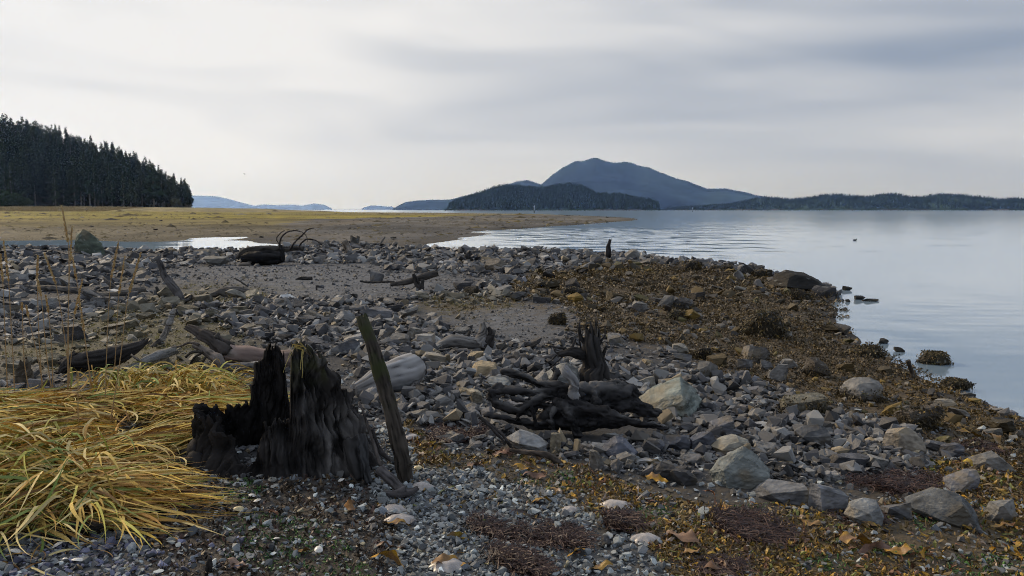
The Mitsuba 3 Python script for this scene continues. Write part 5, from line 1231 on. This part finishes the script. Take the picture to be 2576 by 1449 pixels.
# a few fresh blades that stand up out of it
parts = []
for n_, (vx, vy, tx, ty) in enumerate(((168, 1000, 182, 930), (430, 985, 441, 950), (520, 985, 512, 950), (215, 1020, 240, 965), (285, 1180, 230, 1060), (300, 1310, 240, 1150), (70, 1345, 170, 1150), (330, 1200, 325, 1150), (350, 1270, 346, 1205), (100, 1398, 97, 1350), (220, 1330, 238, 1300), (140, 980, 196, 962), (560, 1010, 596, 985), (90, 1000, 122, 950), (395, 1025, 470, 1000))):
    b = at(vx, vy); tp = deep(tx, ty, b[1] - 0.02)
    s = np.linspace(0, 1, 8)
    side = np.tile([[0.95, -0.3, 0]], (8, 1))
    mid = b[None] * (1 - s[:, None]) + tp[None] * s[:, None] + np.outer(np.sin(np.pi * s), (0.02, 0, 0.02))
    v, f, cc = ribbons(mid[None], (0.009 * np.clip(np.minimum(s * 5 + .5, (1 - s) * 2.2), 0.1, 1))[None], side[None], np.array([[(0.24, 0.34, 0.09), (0.40, 0.42, 0.08), (0.45, 0.33, 0.09)][n_ % 3]]))
    tag(entry('reed_shoot', (v, f), 'mat_dry', color=cc), 'upright green or yellow shoot standing out of the flattened grass', 'reed shoot', 'upright shoots in the flattened grass')

STALKS = [((155, 518), (172, 612), (172, 1000)), ((181, 572), (176, 662), (171, 1010)), ((9, 605), (22, 710), (38, 1020)), ((1, 640), (7, 710), (20, 1015)), ((95, 644), (94, 697), (108, 1000)), ((93, 697), (104, 748), (135, 1010)),
          ((112, 638), (141, 717), (180, 1005)), ((181, 642), (193, 706), (235, 1000)), ((208, 702), (187, 792), (168, 985)), ((298, 609), (279, 702), (264, 1040)), ((314, 647), (299, 741), (285, 975)), ((354, 636), (324, 739), (272, 1090)),
          ((115, 744), (122, 788), (132, 1000)), ((55, 763), (56, 785), (75, 990)), ((198, 744), (212, 836), (232, 1015)), ((195, 938), (196, 962), (205, 1110)), ((66, 770), (72, 800), (110, 980))]
for n_, (tip, mid, base) in enumerate(STALKS):
    b = at(*base); Yb = b[1]
    rg = np.random.default_rng(900 + n_)
    q0, q1 = deep(*tip, Yb + 0.02), deep(*mid, Yb + 0.01)
    t = thing('grass_stalk', 'dry seed stalk above the flattened grass, ' + ('the tallest of all' if n_ == 0 else 'in front of the leaning greenish boulder' if n_ == 1 else 'the one bending farthest right' if n_ == 11 else 'one of the bunch at the far left'), 'grass stalk', None if n_ in (0, 1, 11) else 'dry seed stalks at the far left')
    s = spline([np.append(b, 0.0050), np.append(b * 0.5 + q1 * 0.5 + (rg.normal(0, 0.01), 0, 0), 0.0036), np.append(q1, 0.003), np.append(q0, 0.0015)], 16)
    v, f = tubes(s[:, :3], s[:, 3], 6)
    entry('stem', (v, f), 'mat_dry', t, np.array((0.33, 0.23, 0.12)) * np.ones((len(v), 3)))
    L = np.linalg.norm(q0 - q1); n = int(80 + 260 * L)
    a = rg.uniform(0, 1, n); ax = (q0 - q1) / L
    C = q1 + np.outer(a, q0 - q1)
    d = rg.normal(size=(n, 3)); d -= np.outer(d @ ax, ax); d /= np.linalg.norm(d, axis=1)[:, None]
    d = d * 0.55 + ax; d /= np.linalg.norm(d, axis=1)[:, None]
    ln = 0.026 * rg.uniform(0.7, 1.3, n) * (1 - 0.4 * a); sd = np.cross(d, rg.normal(size=(n, 3))); sd /= np.linalg.norm(sd, axis=1)[:, None]
    V = np.stack([C, C + d * (ln * .5)[:, None] + sd * 0.005, C + d * ln[:, None], C + d * (ln * .5)[:, None] - sd * 0.005], 1).reshape(-1, 3)
    F_ = (np.array([[0, 1, 2], [0, 2, 3]])[None] + 4 * np.arange(n)[:, None, None]).reshape(-1, 3)
    entry('seed_head', (V, F_), 'mat_dry', t, np.repeat(np.array([(0.50, 0.37, 0.18), (0.42, 0.27, 0.12), (0.58, 0.47, 0.25)])[rg.integers(3, size=n)], 4, 0))
# straw caught on the stump top
m, c = merge([ribbons(np.stack([deep(x0, y0, stump[1] - 0.2), deep((x0 + x1) / 2, min(y0, y1) - 6, stump[1] - 0.25), deep(x1, y1, stump[1] - 0.28)])[None], np.array([[0.004, 0.004, 0.002]]), np.array([[(0.7, 0, 0.7)] * 3]), np.array([(0.50, 0.40, 0.14)])) for x0, y0, x1, y1 in ((762, 872, 712, 938), (764, 880, 718, 918), (758, 876, 722, 886), (766, 885, 755, 930), (770, 878, 740, 868), (764, 890, 760, 950))])
tag(entry('straw_wisp', m, 'mat_dry', color=c), 'wisp of yellow straw caught on the top of the black stump', 'straw')

# ------------------------------------------------------------------ seaweed
rng = np.random.default_rng(31)
x, y, r = scatter(56000, 5.0, 36)
ok = inside(Z_FUCUS, x, y, 0.35, 35) & (rng.random(len(x)) < np.clip(0.85 + 3.0 * n2(x, y, 0.7, 101), 0.2, 1))
x, y, r = x[ok], y[ok], r[ok]
xb, yb, rb = scatter(1800, 8, 24)
kb = inside(Z_MOSS_B, xb, yb, 0.3, 34)
x, y, r = np.append(x, xb[kb]), np.append(y, yb[kb]), np.append(r, rb[kb])
z = G(x, y)
gold = n2(x, y, 0.35, 103)
cols = weed_colors(len(x), rng, 0.2)
cols = lerp(cols, np.array((0.095, 0.064, 0.028)), np.full(len(cols), 0.5)); cols = lerp(cols, (0.17, 0.11, 0.028), np.clip((gold - 0.06) * 5, 0, 0.6))
V, F_, C = tufts(np.stack([x, y, z + r * 0.0018], 1), np.tile([0, 0, 1.0], (len(x), 1)), r * 0.0050, rng, cols, 8, 1.0, 0.15)
tag(entry('rockweed', (V, F_), 'mat_weed', color=C), 'brown and golden rockweed covering the stones of the right shore', 'seaweed', kind='stuff')

x, y, r = scatter(26000, 4.5, 22)
ok = inside(Z_MOSS, x, y, 0.3, 33) | inside(Z_MOSS_C, x, y, 0.3, 41) | inside(Z_MOSS_B, x, y, 0.3, 34)
ok &= rng.random(len(x)) < np.clip(0.45 + 2.6 * n2(x, y, 0.9, 105), 0.03, 1)
x, y, r = x[ok], y[ok], r[ok]; z = G(x, y)
cols = np.array([(0.22, 0.185, 0.060), (0.17, 0.14, 0.06), (0.25, 0.22, 0.075), (0.16, 0.12, 0.06)])[rng.integers(4, size=len(x))]
V, F_, C = tufts(np.stack([x, y, z + r * 0.001], 1), np.tile([0, 0, 1.0], (len(x), 1)), r * 0.0042, rng, cols, 6, 1.0, 0.25)
tag(entry('turf_weed', (V, F_), 'mat_dry', color=C), 'low olive yellow growth between the stones at the left', 'ground cover', kind='stuff')


def sheets(x, y, z, L, wid, cols, rng, mx=4, my=3, curl=0.5, tilt=0.35):
    """bent leafy scraps"""
    n = len(x)
    u, w = np.meshgrid(np.linspace(-0.5, 0.5, mx), np.linspace(-0.5, 0.5, my), indexing='ij')
    u, w = u.ravel(), w.ravel()
    ph = rng.uniform(0, 6.3, (n, 1)); am = curl * rng.uniform(0.3, 1.2, (n, 1))
    prof = (1 - (2 * np.abs(u)) ** 3 * 0.75)[None]
    ww = w[None] * prof * (1 + 0.3 * np.sin(u[None] * 9 + ph))
    zz = am * (0.25 * np.cos(u[None] * 5 + ph) + 0.30 * np.sin(w[None] * 5 + ph * 1.7) * (0.5 + u[None]))
    loc = np.stack([u[None] * L[:, None] + 0 * ww, ww * wid[:, None], zz * L[:, None] * 0.6], -1)
    R = rotations(n, tilt, rng)
    V = np.einsum('nij,nkj->nki', R, loc) + np.stack([x, y, z], 1)[:, None]
    i, j = np.meshgrid(np.arange(mx - 1), np.arange(my - 1), indexing='ij')
    q = np.stack([i * my + j, i * my + j + 1, (i + 1) * my + j + 1, (i + 1) * my + j], -1).reshape(-1, 4)
    f = np.vstack([q[:, :3], q[:, [0, 2, 3]]])
    F_ = (f[None] + (np.arange(n) * mx * my)[:, None, None]).reshape(-1, 3)
    return V.reshape(-1, 3), F_, np.repeat(cols, mx * my, 0)


x, y, r = scatter(150000, 2.3, 9.5, 40)
wra, lit, peb = inside(Z_WRACK, x, y, 0.35, 37), inside(Z_LITTER, x, y, 0.35, 38), inside(Z_PEBBLE, x, y, 0.3, 36)
gre = np.zeros(len(x), bool)
for n_, q in enumerate(Z_GREEN): gre |= inside(q, x, y, 0.25, 110 + n_)
dn = np.where(wra, 0.8 * np.clip(0.8 + 2.5 * n2(x, y, 1.2, 106), 0.1, 1.4), 0) + np.where(lit & ~wra, 0.38, 0) + np.where(peb & ~wra & ~lit, 0.07 * np.clip(0.4 + 4 * n2(x, y, 1.5, 107), 0, 2), 0)
dn = np.where(gre & (wra | lit | peb), 0.8, dn)
ok = rng.random(len(x)) < dn
x, y, r, gre, lit = x[ok], y[ok], r[ok], gre[ok], lit[ok]; z = G(x, y)
n = len(x)
wr = 1.55 * np.array([(0.130, 0.088, 0.032), (0.080, 0.058, 0.028), (0.23, 0.145, 0.026), (0.27, 0.155, 0.022), (0.13, 0.066, 0.038), (0.26, 0.21, 0.17), (0.11, 0.12, 0.03)])
cols = wr[rng.choice(7, n, p=[0.31, 0.28, 0.15, 0.04, 0.10, 0.05, 0.07])] * rng.lognormal(0, 0.25, n)[:, None]
lt = np.array([(0.060, 0.045, 0.030), (0.085, 0.06, 0.04), (0.045, 0.036, 0.028), (0.12, 0.085, 0.05), (0.075, 0.04, 0.03)])
cols[lit] = lt[rng.integers(5, size=lit.sum())] * rng.lognormal(0, 0.3, lit.sum())[:, None]
gk = gre & (rng.random(n) < 0.75)
cols[gk] = np.array([(0.055, 0.13, 0.035), (0.04, 0.10, 0.035), (0.09, 0.19, 0.04)])[rng.integers(3, size=gk.sum())] * rng.lognormal(0, 0.2, gk.sum())[:, None]
L = np.minimum(0.030 * rng.lognormal(0, 0.5, n), 0.055) * np.clip(r / 4.5, 0.8, 1.5); L[gk] *= 0.6
V, F_, C = sheets(x, y, z + 0.006 + L * 0.35 * rng.random(n), L, L * rng.uniform(0.12, 0.42, n), cols, rng, 4, 3, 1.3, 0.7)
C = C * rng.uniform(0.7, 1.3, len(C))[:, None]
tag(entry('seaweed_wrack', (V, F_), 'mat_weed', color=C), 'scraps of brown, golden and green seaweed strewn over the near gravel', 'seaweed', kind='stuff')

# maroon hair weed in matted heaps
parts = []
for n_, q in enumerate(Z_MAROON):
    b = q.bounds
    n = int(4800 * min(q.area, 1.2) ** 0.8) + 450
    x, y = rng.uniform(b[0], b[2], 4 * n), rng.uniform(b[1], b[3], 4 * n)
    k = inside(q, x, y, 0.2, 120 + n_) & (rng.random(4 * n) < np.clip(0.7 + 3 * n2(x, y, 3, 130), 0.05, 1)); x, y = x[k][:n], y[k][:n]
    n = len(x)
    if n < 5: continue
    mm = 6; s = np.linspace(0, 1, mm)[None]
    h = rng.normal(0.2, 0.9, n)[:, None] + rng.normal(0, 1.6, n)[:, None] * s
    L = rng.uniform(0.05, 0.15, n)[:, None]
    P = np.stack([x[:, None] + np.cumsum(np.cos(h), 1) * L / mm, y[:, None] + np.cumsum(np.sin(h), 1) * L / mm, 0 * h], -1)
    P[..., 2] = G(P[..., 0], P[..., 1]) + 0.010 + 0.055 * rng.random((n, 1)) ** 1.3 * np.clip(0.4 + 5 * n2(x, y, 4, 131), 0.1, 1.4)[:, None] + 0.015 * np.sin(s * 3.1 + rng.uniform(0, 6, (n, 1)))
    side = np.stack([-np.sin(h), np.cos(h), 0.5 + 0 * h], -1)
    parts.append(ribbons(P, np.full((n, mm), 0.0022), side, np.array([(0.052, 0.024, 0.020), (0.030, 0.016, 0.015), (0.075, 0.038, 0.028)])[rng.integers(3, size=n)]))
m, c = merge(parts)
tag(entry('maroon_weed', m, 'mat_weed', color=c), 'matted heaps of fine maroon hair weed on the gravel', 'seaweed', kind='stuff')

# kelp blades one by one
GOLD, TANK, BRK = (0.44, 0.235, 0.018), (0.23, 0.14, 0.085), (0.10, 0.055, 0.025)
KELP = [(972, 1425, 95, GOLD, 'broad golden kelp blade at the bottom edge below the gravel'), (1000, 1330, 62, (0.26, 0.15, 0.02), 'curled golden kelp blade beside the ribbed pale jellyfish'), (985, 1385, 60, TANK, 'twisted tan kelp strap above the bottom golden blade'),
        (880, 1283, 66, (0.24, 0.12, 0.04), 'folded brown kelp blade in the dark litter'), (1155, 1358, 62, (0.40, 0.27, 0.04), 'yellow kelp blade with a thin stalk on the open gravel'), (1318, 1184, 45, GOLD, 'bright golden kelp scrap among the wrack below the bent branch'),
        (1195, 1178, 48, TANK, 'pale tan kelp scrap above the open gravel'), (1360, 1270, 48, (0.30, 0.17, 0.02), 'golden kelp strap in the middle gravel'), (1420, 1225, 40, GOLD, 'small orange kelp strap left of the larger jellyfish'), (1395, 1245, 36, (0.36, 0.22, 0.03), 'short yellow kelp scrap left of the larger jellyfish'),
        (1710, 1365, 90, TANK, 'crumpled pink grey kelp sheet at the lower middle'), (1740, 1400, 55, (0.34, 0.2, 0.04), 'golden kelp fold under the crumpled grey sheet'), (1650, 1215, 50, GOLD, 'golden kelp fold at the edge of the black slab'), (1790, 1260, 60, (0.20, 0.09, 0.04), 'dark red brown kelp fold by the green weed'),
        (1830, 1290, 50, (0.33, 0.17, 0.03), 'orange kelp blade right of the red brown fold'), (1450, 1400, 55, GOLD, 'bright golden kelp strip on the maroon weed'), (1500, 1440, 70, (0.30, 0.18, 0.03), 'golden kelp at the bottom edge right of the maroon weed'), (1130, 1430, 75, GOLD, 'golden kelp blade over the bottom jellyfish'),
        (1800, 1435, 80, (0.14, 0.07, 0.03), 'dark brown kelp blade at the bottom edge'), (2155, 1375, 75, (0.36, 0.2, 0.03), 'golden kelp blade below the pale grey boulder'), (2200, 1395, 80, (0.18, 0.10, 0.07), 'large purplish kelp fold at lower right'), (2260, 1395, 60, GOLD, 'orange kelp fold right of the purplish one'),
        (2330, 1405, 60, GOLD, 'bright orange kelp blade at lower right'), (2180, 1325, 45, (0.36, 0.22, 0.03), 'small golden kelp scrap under the pale grey boulder'), (2465, 1180, 62, (0.55, 0.38, 0.02), 'bright yellow kelp blade in front of the pale layered boulder'), (2440, 1100, 50, GOLD, 'golden kelp blade near the right shore'),
        (2510, 1122, 75, (0.22, 0.13, 0.04), 'long brown kelp fold near the right edge'), (2380, 1228, 42, (0.5, 0.3, 0.02), 'golden kelp scrap behind the large dark ridged boulder'), (2530, 1335, 55, (0.30, 0.17, 0.03), 'golden kelp blade at the right edge below the boulders'), (1265, 1150, 45, (0.20, 0.09, 0.05), 'red brown kelp fold below the twigs'),
        (1345, 1205, 50, (0.22, 0.12, 0.08), 'purple tan kelp sheet left of the green weed'), (530, 1262, 40, (0.45, 0.30, 0.10), 'tan strip of reed in the dark litter'), (760, 1395, 55, (0.20, 0.11, 0.03), 'brown kelp fold in the litter at the bottom'), (690, 1300, 44, (0.17, 0.07, 0.03), 'reddish kelp scrap in the middle of the litter'),
        (1230, 1140, 34, (0.36, 0.22, 0.03), 'small golden tuft beside the post'), (600, 1430, 60, (0.30, 0.20, 0.15), 'pale pinkish kelp sheet at the bottom left'), (2040, 1325, 48, (0.42, 0.26, 0.02), 'golden kelp scrap below the veined grey boulder'), (1960, 1255, 44, (0.40, 0.24, 0.02), 'golden kelp scrap at the foot of the broken slab')]
rng = np.random.default_rng(8)
for n_, (vx, vy, w, col, lab) in enumerate(KELP):
    p = at(vx, vy); L = 1.35 * w * p[1] / SX
    mx, my = 26, 11
    a, c_ = np.meshgrid(np.linspace(0, 1, mx), np.linspace(-1, 1, my), indexing='ij')
    wid = L * rng.uniform(0.12, 0.21) * (np.clip(a * 5, 0.25, 1) * np.clip((1.02 - a) * 4, 0.05, 1)) * (1 + 0.35 * (nz(np.stack([a * 5, 0 * a, 0 * a + n_], -1), 3) - 0.5))
    h = rng.uniform(-0.7, 0.7) + rng.normal(0, 1.3) * a[:, 0] + (math.pi if rng.random() < 0.5 else 0)
    cx = np.cumsum(np.cos(h)) * L / mx; cy = np.cumsum(np.sin(h)) * L / mx
    cx -= cx.mean(); cy -= cy.mean()
    roll = rng.normal(0, 0.4) + rng.normal(0, 0.8) * a + 0.5 * np.sin(a * 7 + n_)
    ruf = 0.10 * np.sin(a * rng.uniform(16, 26) + n_ + 1.2 * (c_ > 0)) * c_ ** 2 + 0.18 * (fb(np.stack([a * 4, c_ * 1.5, 0 * a + n_], -1), 3, n_) - 0.5)
    hump = L * (0.05 + 0.14 * np.clip(np.sin(a * math.pi * rng.choice([1.0, 2.0]) + rng.uniform(0, 1)), 0, 1))
    X = p[0] + cx[:, None] - np.sin(h)[:, None] * c_ * wid * np.cos(roll)
    Y_ = p[1] + cy[:, None] + np.cos(h)[:, None] * c_ * wid * np.cos(roll)
    Z_ = p[2] + 0.012 + hump + c_ * wid * np.sin(roll) * 0.8 + ruf * wid * 1.6
    v = np.stack([X, Y_, np.maximum(Z_, p[2] + 0.006 + 0.004 * c_)], -1).reshape(-1, 3)
    i, j = np.meshgrid(np.arange(mx - 1), np.arange(my - 1), indexing='ij')
    q = np.stack([i * my + j, i * my + j + 1, (i + 1) * my + j + 1, (i + 1) * my + j], -1).reshape(-1, 4)
    c = lerp(np.tile(np.array(col), (len(v), 1)), (0.16, 0.09, 0.06), np.clip((fb(v * 22, 3, 7 + n_) - 0.45) * 4, 0, 0.75)) * (0.7 + 0.6 * fb(v * 60, 2, 4))[:, None]
    tag(entry('kelp_blade', (v, np.vstack([q[:, :3], q[:, [0, 2, 3]]])), 'mat_weed', color=c, smooth=True), lab, 'kelp')

# pale jellyfish and shells
JELLY = [(1125, 1418, 46, 'pale pinkish jellyfish at the bottom edge under golden kelp'), (1060, 1222, 30, 'pale wrinkled jellyfish at the foot of the forked grey root'), (1006, 1304, 40, 'ribbed pale jellyfish beside the curled golden kelp'), (990, 1279, 34, 'smooth pale jellyfish just above the ribbed one'), (1034, 1098, 24, 'small pale jellyfish right of the leaning post'),
         (1548, 1268, 40, 'white jellyfish with a fringed rim, right of a smaller one'), (1434, 1281, 22, 'small white jellyfish alone on the middle gravel'), (1622, 1352, 38, 'white jellyfish left of the crumpled grey kelp')]
for n_, (vx, vy, w, lab) in enumerate(JELLY):
    p = at(vx, vy + w * 0.25); R_ = w * p[1] / SX
    rg = np.random.default_rng(50 + n_)
    tt, rr_ = np.meshgrid(np.linspace(0, 2 * np.pi, 49)[:-1], np.linspace(0.0, 1, 12), indexing='xy')
    lob = 1 + 0.10 * np.sin(tt * 8 + n_) * rr_ ** 2 + 0.22 * (fb(np.stack([np.cos(tt) * 1.5, np.sin(tt) * 1.5, 0 * tt + n_], -1), 2, n_) - 0.5)
    hh = (1 - rr_ ** 2.4) * 0.36 + 0.05 * np.sin(tt * 22) * rr_ * (0.6 if n_ in (1, 2) else 0.25) + 0.12 * (fb(np.stack([rr_ * np.cos(tt) * 3, rr_ * np.sin(tt) * 3, 0 * tt + n_], -1), 2, 3) - 0.5)
    v = np.stack([p[0] + R_ * rr_ * lob * np.cos(tt), p[1] + 0.8 * R_ * rr_ * lob * np.sin(tt), p[2] + 0.012 + R_ * np.maximum(hh, -0.02)], -1).reshape(-1, 3)
    i, j = np.meshgrid(np.arange(11), np.arange(48), indexing='ij')
    q = np.stack([i * 48 + j, (i + 1) * 48 + j, (i + 1) * 48 + (j + 1) % 48, i * 48 + (j + 1) % 48], -1).reshape(-1, 4)
    c = np.array((0.40, 0.365, 0.345)) * (0.8 + 0.5 * fb(v * 45, 3, 6) - 0.15 * (np.sin(tt * 22).ravel() > 0.4) * rr_.ravel())[:, None]
    tag(entry('jellyfish', (v, np.vstack([q[:, :3], q[:, [0, 2, 3]]])), 'mat_shell', color=c, smooth=True), lab, 'jellyfish')
SHELLS = [(858, 1216, 9, 'white shell lying in the shadow in front of the black stump'), (635, 1255, 9, 'white shell in the litter, upper of a close pair'), (647, 1268, 9, 'white shell in the litter, lower of a close pair'), (601, 1289, 12, 'yellowish shell left of the close pair of white ones'), (696, 1365, 8, 'small square white shell on green weed in the litter'),
          (802, 1392, 12, 'half open white shell near the bottom edge'), (1051, 1184, 9, 'round yellow shell right of the leaning post'), (435, 1294, 13, 'white clam shell right of the dead grass tip'), (146, 1381, 13, 'white clam shell below the rotten log'), (198, 1421, 16, 'largest white clam shell at the bottom left'), (40, 1397, 13, 'white shell at the bottom left corner'),
          (164, 1417, 8, 'small white shell touching the largest one'), (219, 1369, 8, 'small white shell right of the clam below the log'), (237, 1371, 7, 'smallest white shell beside the rotten log tip')]
for n_, (vx, vy, w, lab) in enumerate(SHELLS):
    p = at(vx, vy); R_ = w * p[1] / SX * 1.15
    tt, rr_ = np.meshgrid(np.linspace(0, 2 * np.pi, 33)[:-1], np.linspace(0, 1, 9))
    a = rng.uniform(0, 6)
    ex, ey = rr_ * np.cos(tt), rr_ * np.sin(tt) * (0.78 - 0.15 * np.cos(tt))
    lz = 0.38 * (1 - rr_ ** 2) + 0.012 * np.sin(rr_ * 40)
    v = np.stack([ex, ey, lz], -1).reshape(-1, 3) @ rotations(1, 0.25, rng)[0].T * R_ + (p[0], p[1], p[2] + 0.022)
    i, j = np.meshgrid(np.arange(8), np.arange(32), indexing='ij')
    q = np.stack([i * 32 + j, (i + 1) * 32 + j, (i + 1) * 32 + (j + 1) % 32, i * 32 + (j + 1) % 32], -1).reshape(-1, 4)
    col = (0.62, 0.52, 0.30) if 'yellow' in lab else (0.74, 0.71, 0.65)
    tag(entry('shell', (v, np.vstack([q[:, :3], q[:, [0, 2, 3]]])), 'mat_shell', color=np.array(col) * (0.8 + 0.4 * fb(v * 60, 2, 1))[:, None], smooth=True), lab, 'shell')

# ------------------------------------------------------------------ far small things
def ball(c, r, s=2):
    return np.array(_ico[s].vertices) * r + c, np.array(_ico[s].faces)


def beacon(vx, vtop, Yd, label):
    x = (vx - 1288) / SX * Yd
    top = deep(vx, vtop, Yd)[2]
    t = thing('channel_marker', label, 'channel marker')
    v, f = tubes([(x, Yd, -1), (x, Yd, 1.8)], [0.28, 0.26], 10); entry('pile', (v, f), 'mat_wood', t, np.full((len(v), 3), (0.05, 0.05, 0.055)))
    v, f = tubes([(x, Yd, 1.8), (x, Yd, top - 1.1)], [0.20, 0.18], 10); entry('mast', (v, f), 'mat_shell', t, np.full((len(v), 3), (0.55, 0.56, 0.58)))
    b = trimesh.creation.box((0.85, 0.06, 0.85)); b.apply_transform(trimesh.transformations.rotation_matrix(math.pi / 4, [0, 1, 0])); b.apply_translation((x, Yd - 0.2, top - 0.75))
    entry('day_board', b, 'mat_shell', t, np.full((len(b.vertices), 3), (0.6, 0.6, 0.62)))
    v, f = tubes([(x, Yd, top - 0.4), (x, Yd, top)], [0.14, 0.12], 8); entry('lamp', (v, f), 'mat_shell', t, np.full((len(v), 3), (0.6, 0.6, 0.62)))


beacon(1343.6, 516.2, 480, 'pale channel marker post standing beyond the tip of the spit')
beacon(1739.5, 521.5, 740, 'farther channel marker post off the wooded shore at right')

# a walker far out on the flats
Yp = 400.0
xp = (223 - 1288) / SX * Yp
zp = float(G(np.array(xp), np.array(Yp)))
t = thing('person', 'tiny distant walker in a dark top and brown trousers with a pale pack', 'person')
J = dict(hipL=(0.09, 0, .92), hipR=(-0.09, 0, .92), kneeL=(0.12, -.12, .5), kneeR=(-0.10, .08, .5), footL=(0.14, -.10, .05), footR=(-0.12, .24, .06), chest=(0, -.02, 1.35), neck=(0, -.04, 1.52), head=(0, -.07, 1.66), shL=(.2, -.02, 1.43), shR=(-.2, -.02, 1.43), elL=(.27, .06, 1.15), elR=(-.27, -.08, 1.15), haL=(.25, -.10, .93), haR=(-.25, -.20, .96))
import manifold3d as m3


def bone_body(bones):
    out = None
    for (a, ra), (b, rb) in bones:
        s = m3.Manifold.batch_hull([m3.Manifold.sphere(ra, 14).translate(J[a]), m3.Manifold.sphere(rb, 14).translate(J[b])])
        out = s if out is None else out + s
    me = out.to_mesh()
    return np.array(me.vert_properties[:, :3]), np.array(me.tri_verts)


v, f = bone_body([(('hipL', .11), ('hipR', .11)), (('hipL', .10), ('chest', .15)), (('hipR', .10), ('chest', .15)), (('chest', .15), ('shL', .08)), (('chest', .15), ('shR', .08)), (('chest', .12), ('neck', .06)), (('neck', .06), ('head', .10)),
                  (('shL', .07), ('elL', .05)), (('elL', .05), ('haL', .04)), (('shR', .07), ('elR', .05)), (('elR', .05), ('haR', .04)), (('hipL', .10), ('kneeL', .07)), (('kneeL', .07), ('footL', .05)), (('hipR', .10), ('kneeR', .07)), (('kneeR', .07), ('footR', .05))])
c = np.where((v[:, 2] > 1.55)[:, None], (0.03, 0.025, 0.022), np.where((v[:, 2] > .95)[:, None], (0.035, 0.034, 0.036), (0.13, 0.095, 0.045)))
entry('body', (v + (xp, Yp, zp), f), 'mat_dry', t, c)
b = trimesh.creation.icosphere(subdivisions=2); b.apply_scale((0.17, 0.13, 0.24)); b.apply_translation((xp + 0.14, Yp - 0.16, zp + 1.38))
entry('backpack', b, 'mat_dry', t, np.full((len(b.vertices), 3), (0.6, 0.57, 0.57)))

# gull in the air
Yg = 240.0
g = deep(615, 438, Yg)
t = thing('gull', 'small grey gull flying above the far islands', 'bird')
b = trimesh.creation.icosphere(subdivisions=2); b.apply_scale((0.22, 0.10, 0.09)); b.apply_translation(g)
entry('body', b, 'mat_dry', t, np.full((len(b.vertices), 3), (0.20, 0.20, 0.21)))
for s, lift in ((-1, 0.28), (1, -0.02)):
    w = np.array([(0.10, 0.0, 0.03), (-0.10, 0, 0.03), (s * 0.30 - 0.08, 0.05, 0.10 + lift * 0.5), (s * 0.30 + 0.1, 0.05, 0.11 + lift * 0.5), (s * 0.64 - 0.1, 0.1, 0.05 + lift), (0.0, 0, 0.0), (s * .3, .05, .07 + lift * .5)])
    entry('wing', (w + g, np.array([[0, 1, 2], [0, 2, 3], [3, 2, 4], [5, 6, 1], [6, 5, 0], [6, 4, 2], [3, 4, 6]])), 'mat_dry', t, np.full((7, 3), (0.30, 0.30, 0.31)))

# floating bird and dark stones on the flats
q = at0(2150, 605)
t = thing('floating_bird', 'small dark bird resting on the open water at right', 'bird')
b = trimesh.creation.icosphere(subdivisions=2); b.apply_scale((0.13, 0.07, 0.055)); b.apply_translation((q[0], q[1], 0.03)); entry('body', b, 'mat_dry', t, np.full((len(b.vertices), 3), (0.02, 0.022, 0.03)))
b = trimesh.creation.icosphere(subdivisions=2); b.apply_scale((0.04, 0.03, 0.035)); b.apply_translation((q[0] + 0.11, q[1], 0.095)); entry('head', b, 'mat_dry', t, np.full((len(b.vertices), 3), (0.02, 0.022, 0.03)))
for vx, vy, w, lab in ((93, 579, 9, 'small dark stone on the brown flat at far left'), (404, 556, 8, 'small dark stone on the golden flat, farther one'), (390, 579, 11, 'small dark stone on the brown flat before the pool'), (476, 547, 5, 'tiny dark stone on the golden flat farthest away'), (989, 600, 14, 'dark stone at the near corner of the spit water'),
                       (656, 598, 12, 'dark stone at the inner end of the pool'), (1527, 560, 8, 'dark stone standing in the water off the spit'), (1528, 548, 7, 'tiny dark stone on the tip of the spit'), (880, 575, 7, 'small dark stone on the grey spit'), (1010, 590, 7, 'small dark stone low on the grey spit')):
    B(vx - w / 2, vx + w / 2, vy - w * 0.35, vy, WET, lab, name='flat_stone', cat='stone', sub=2)
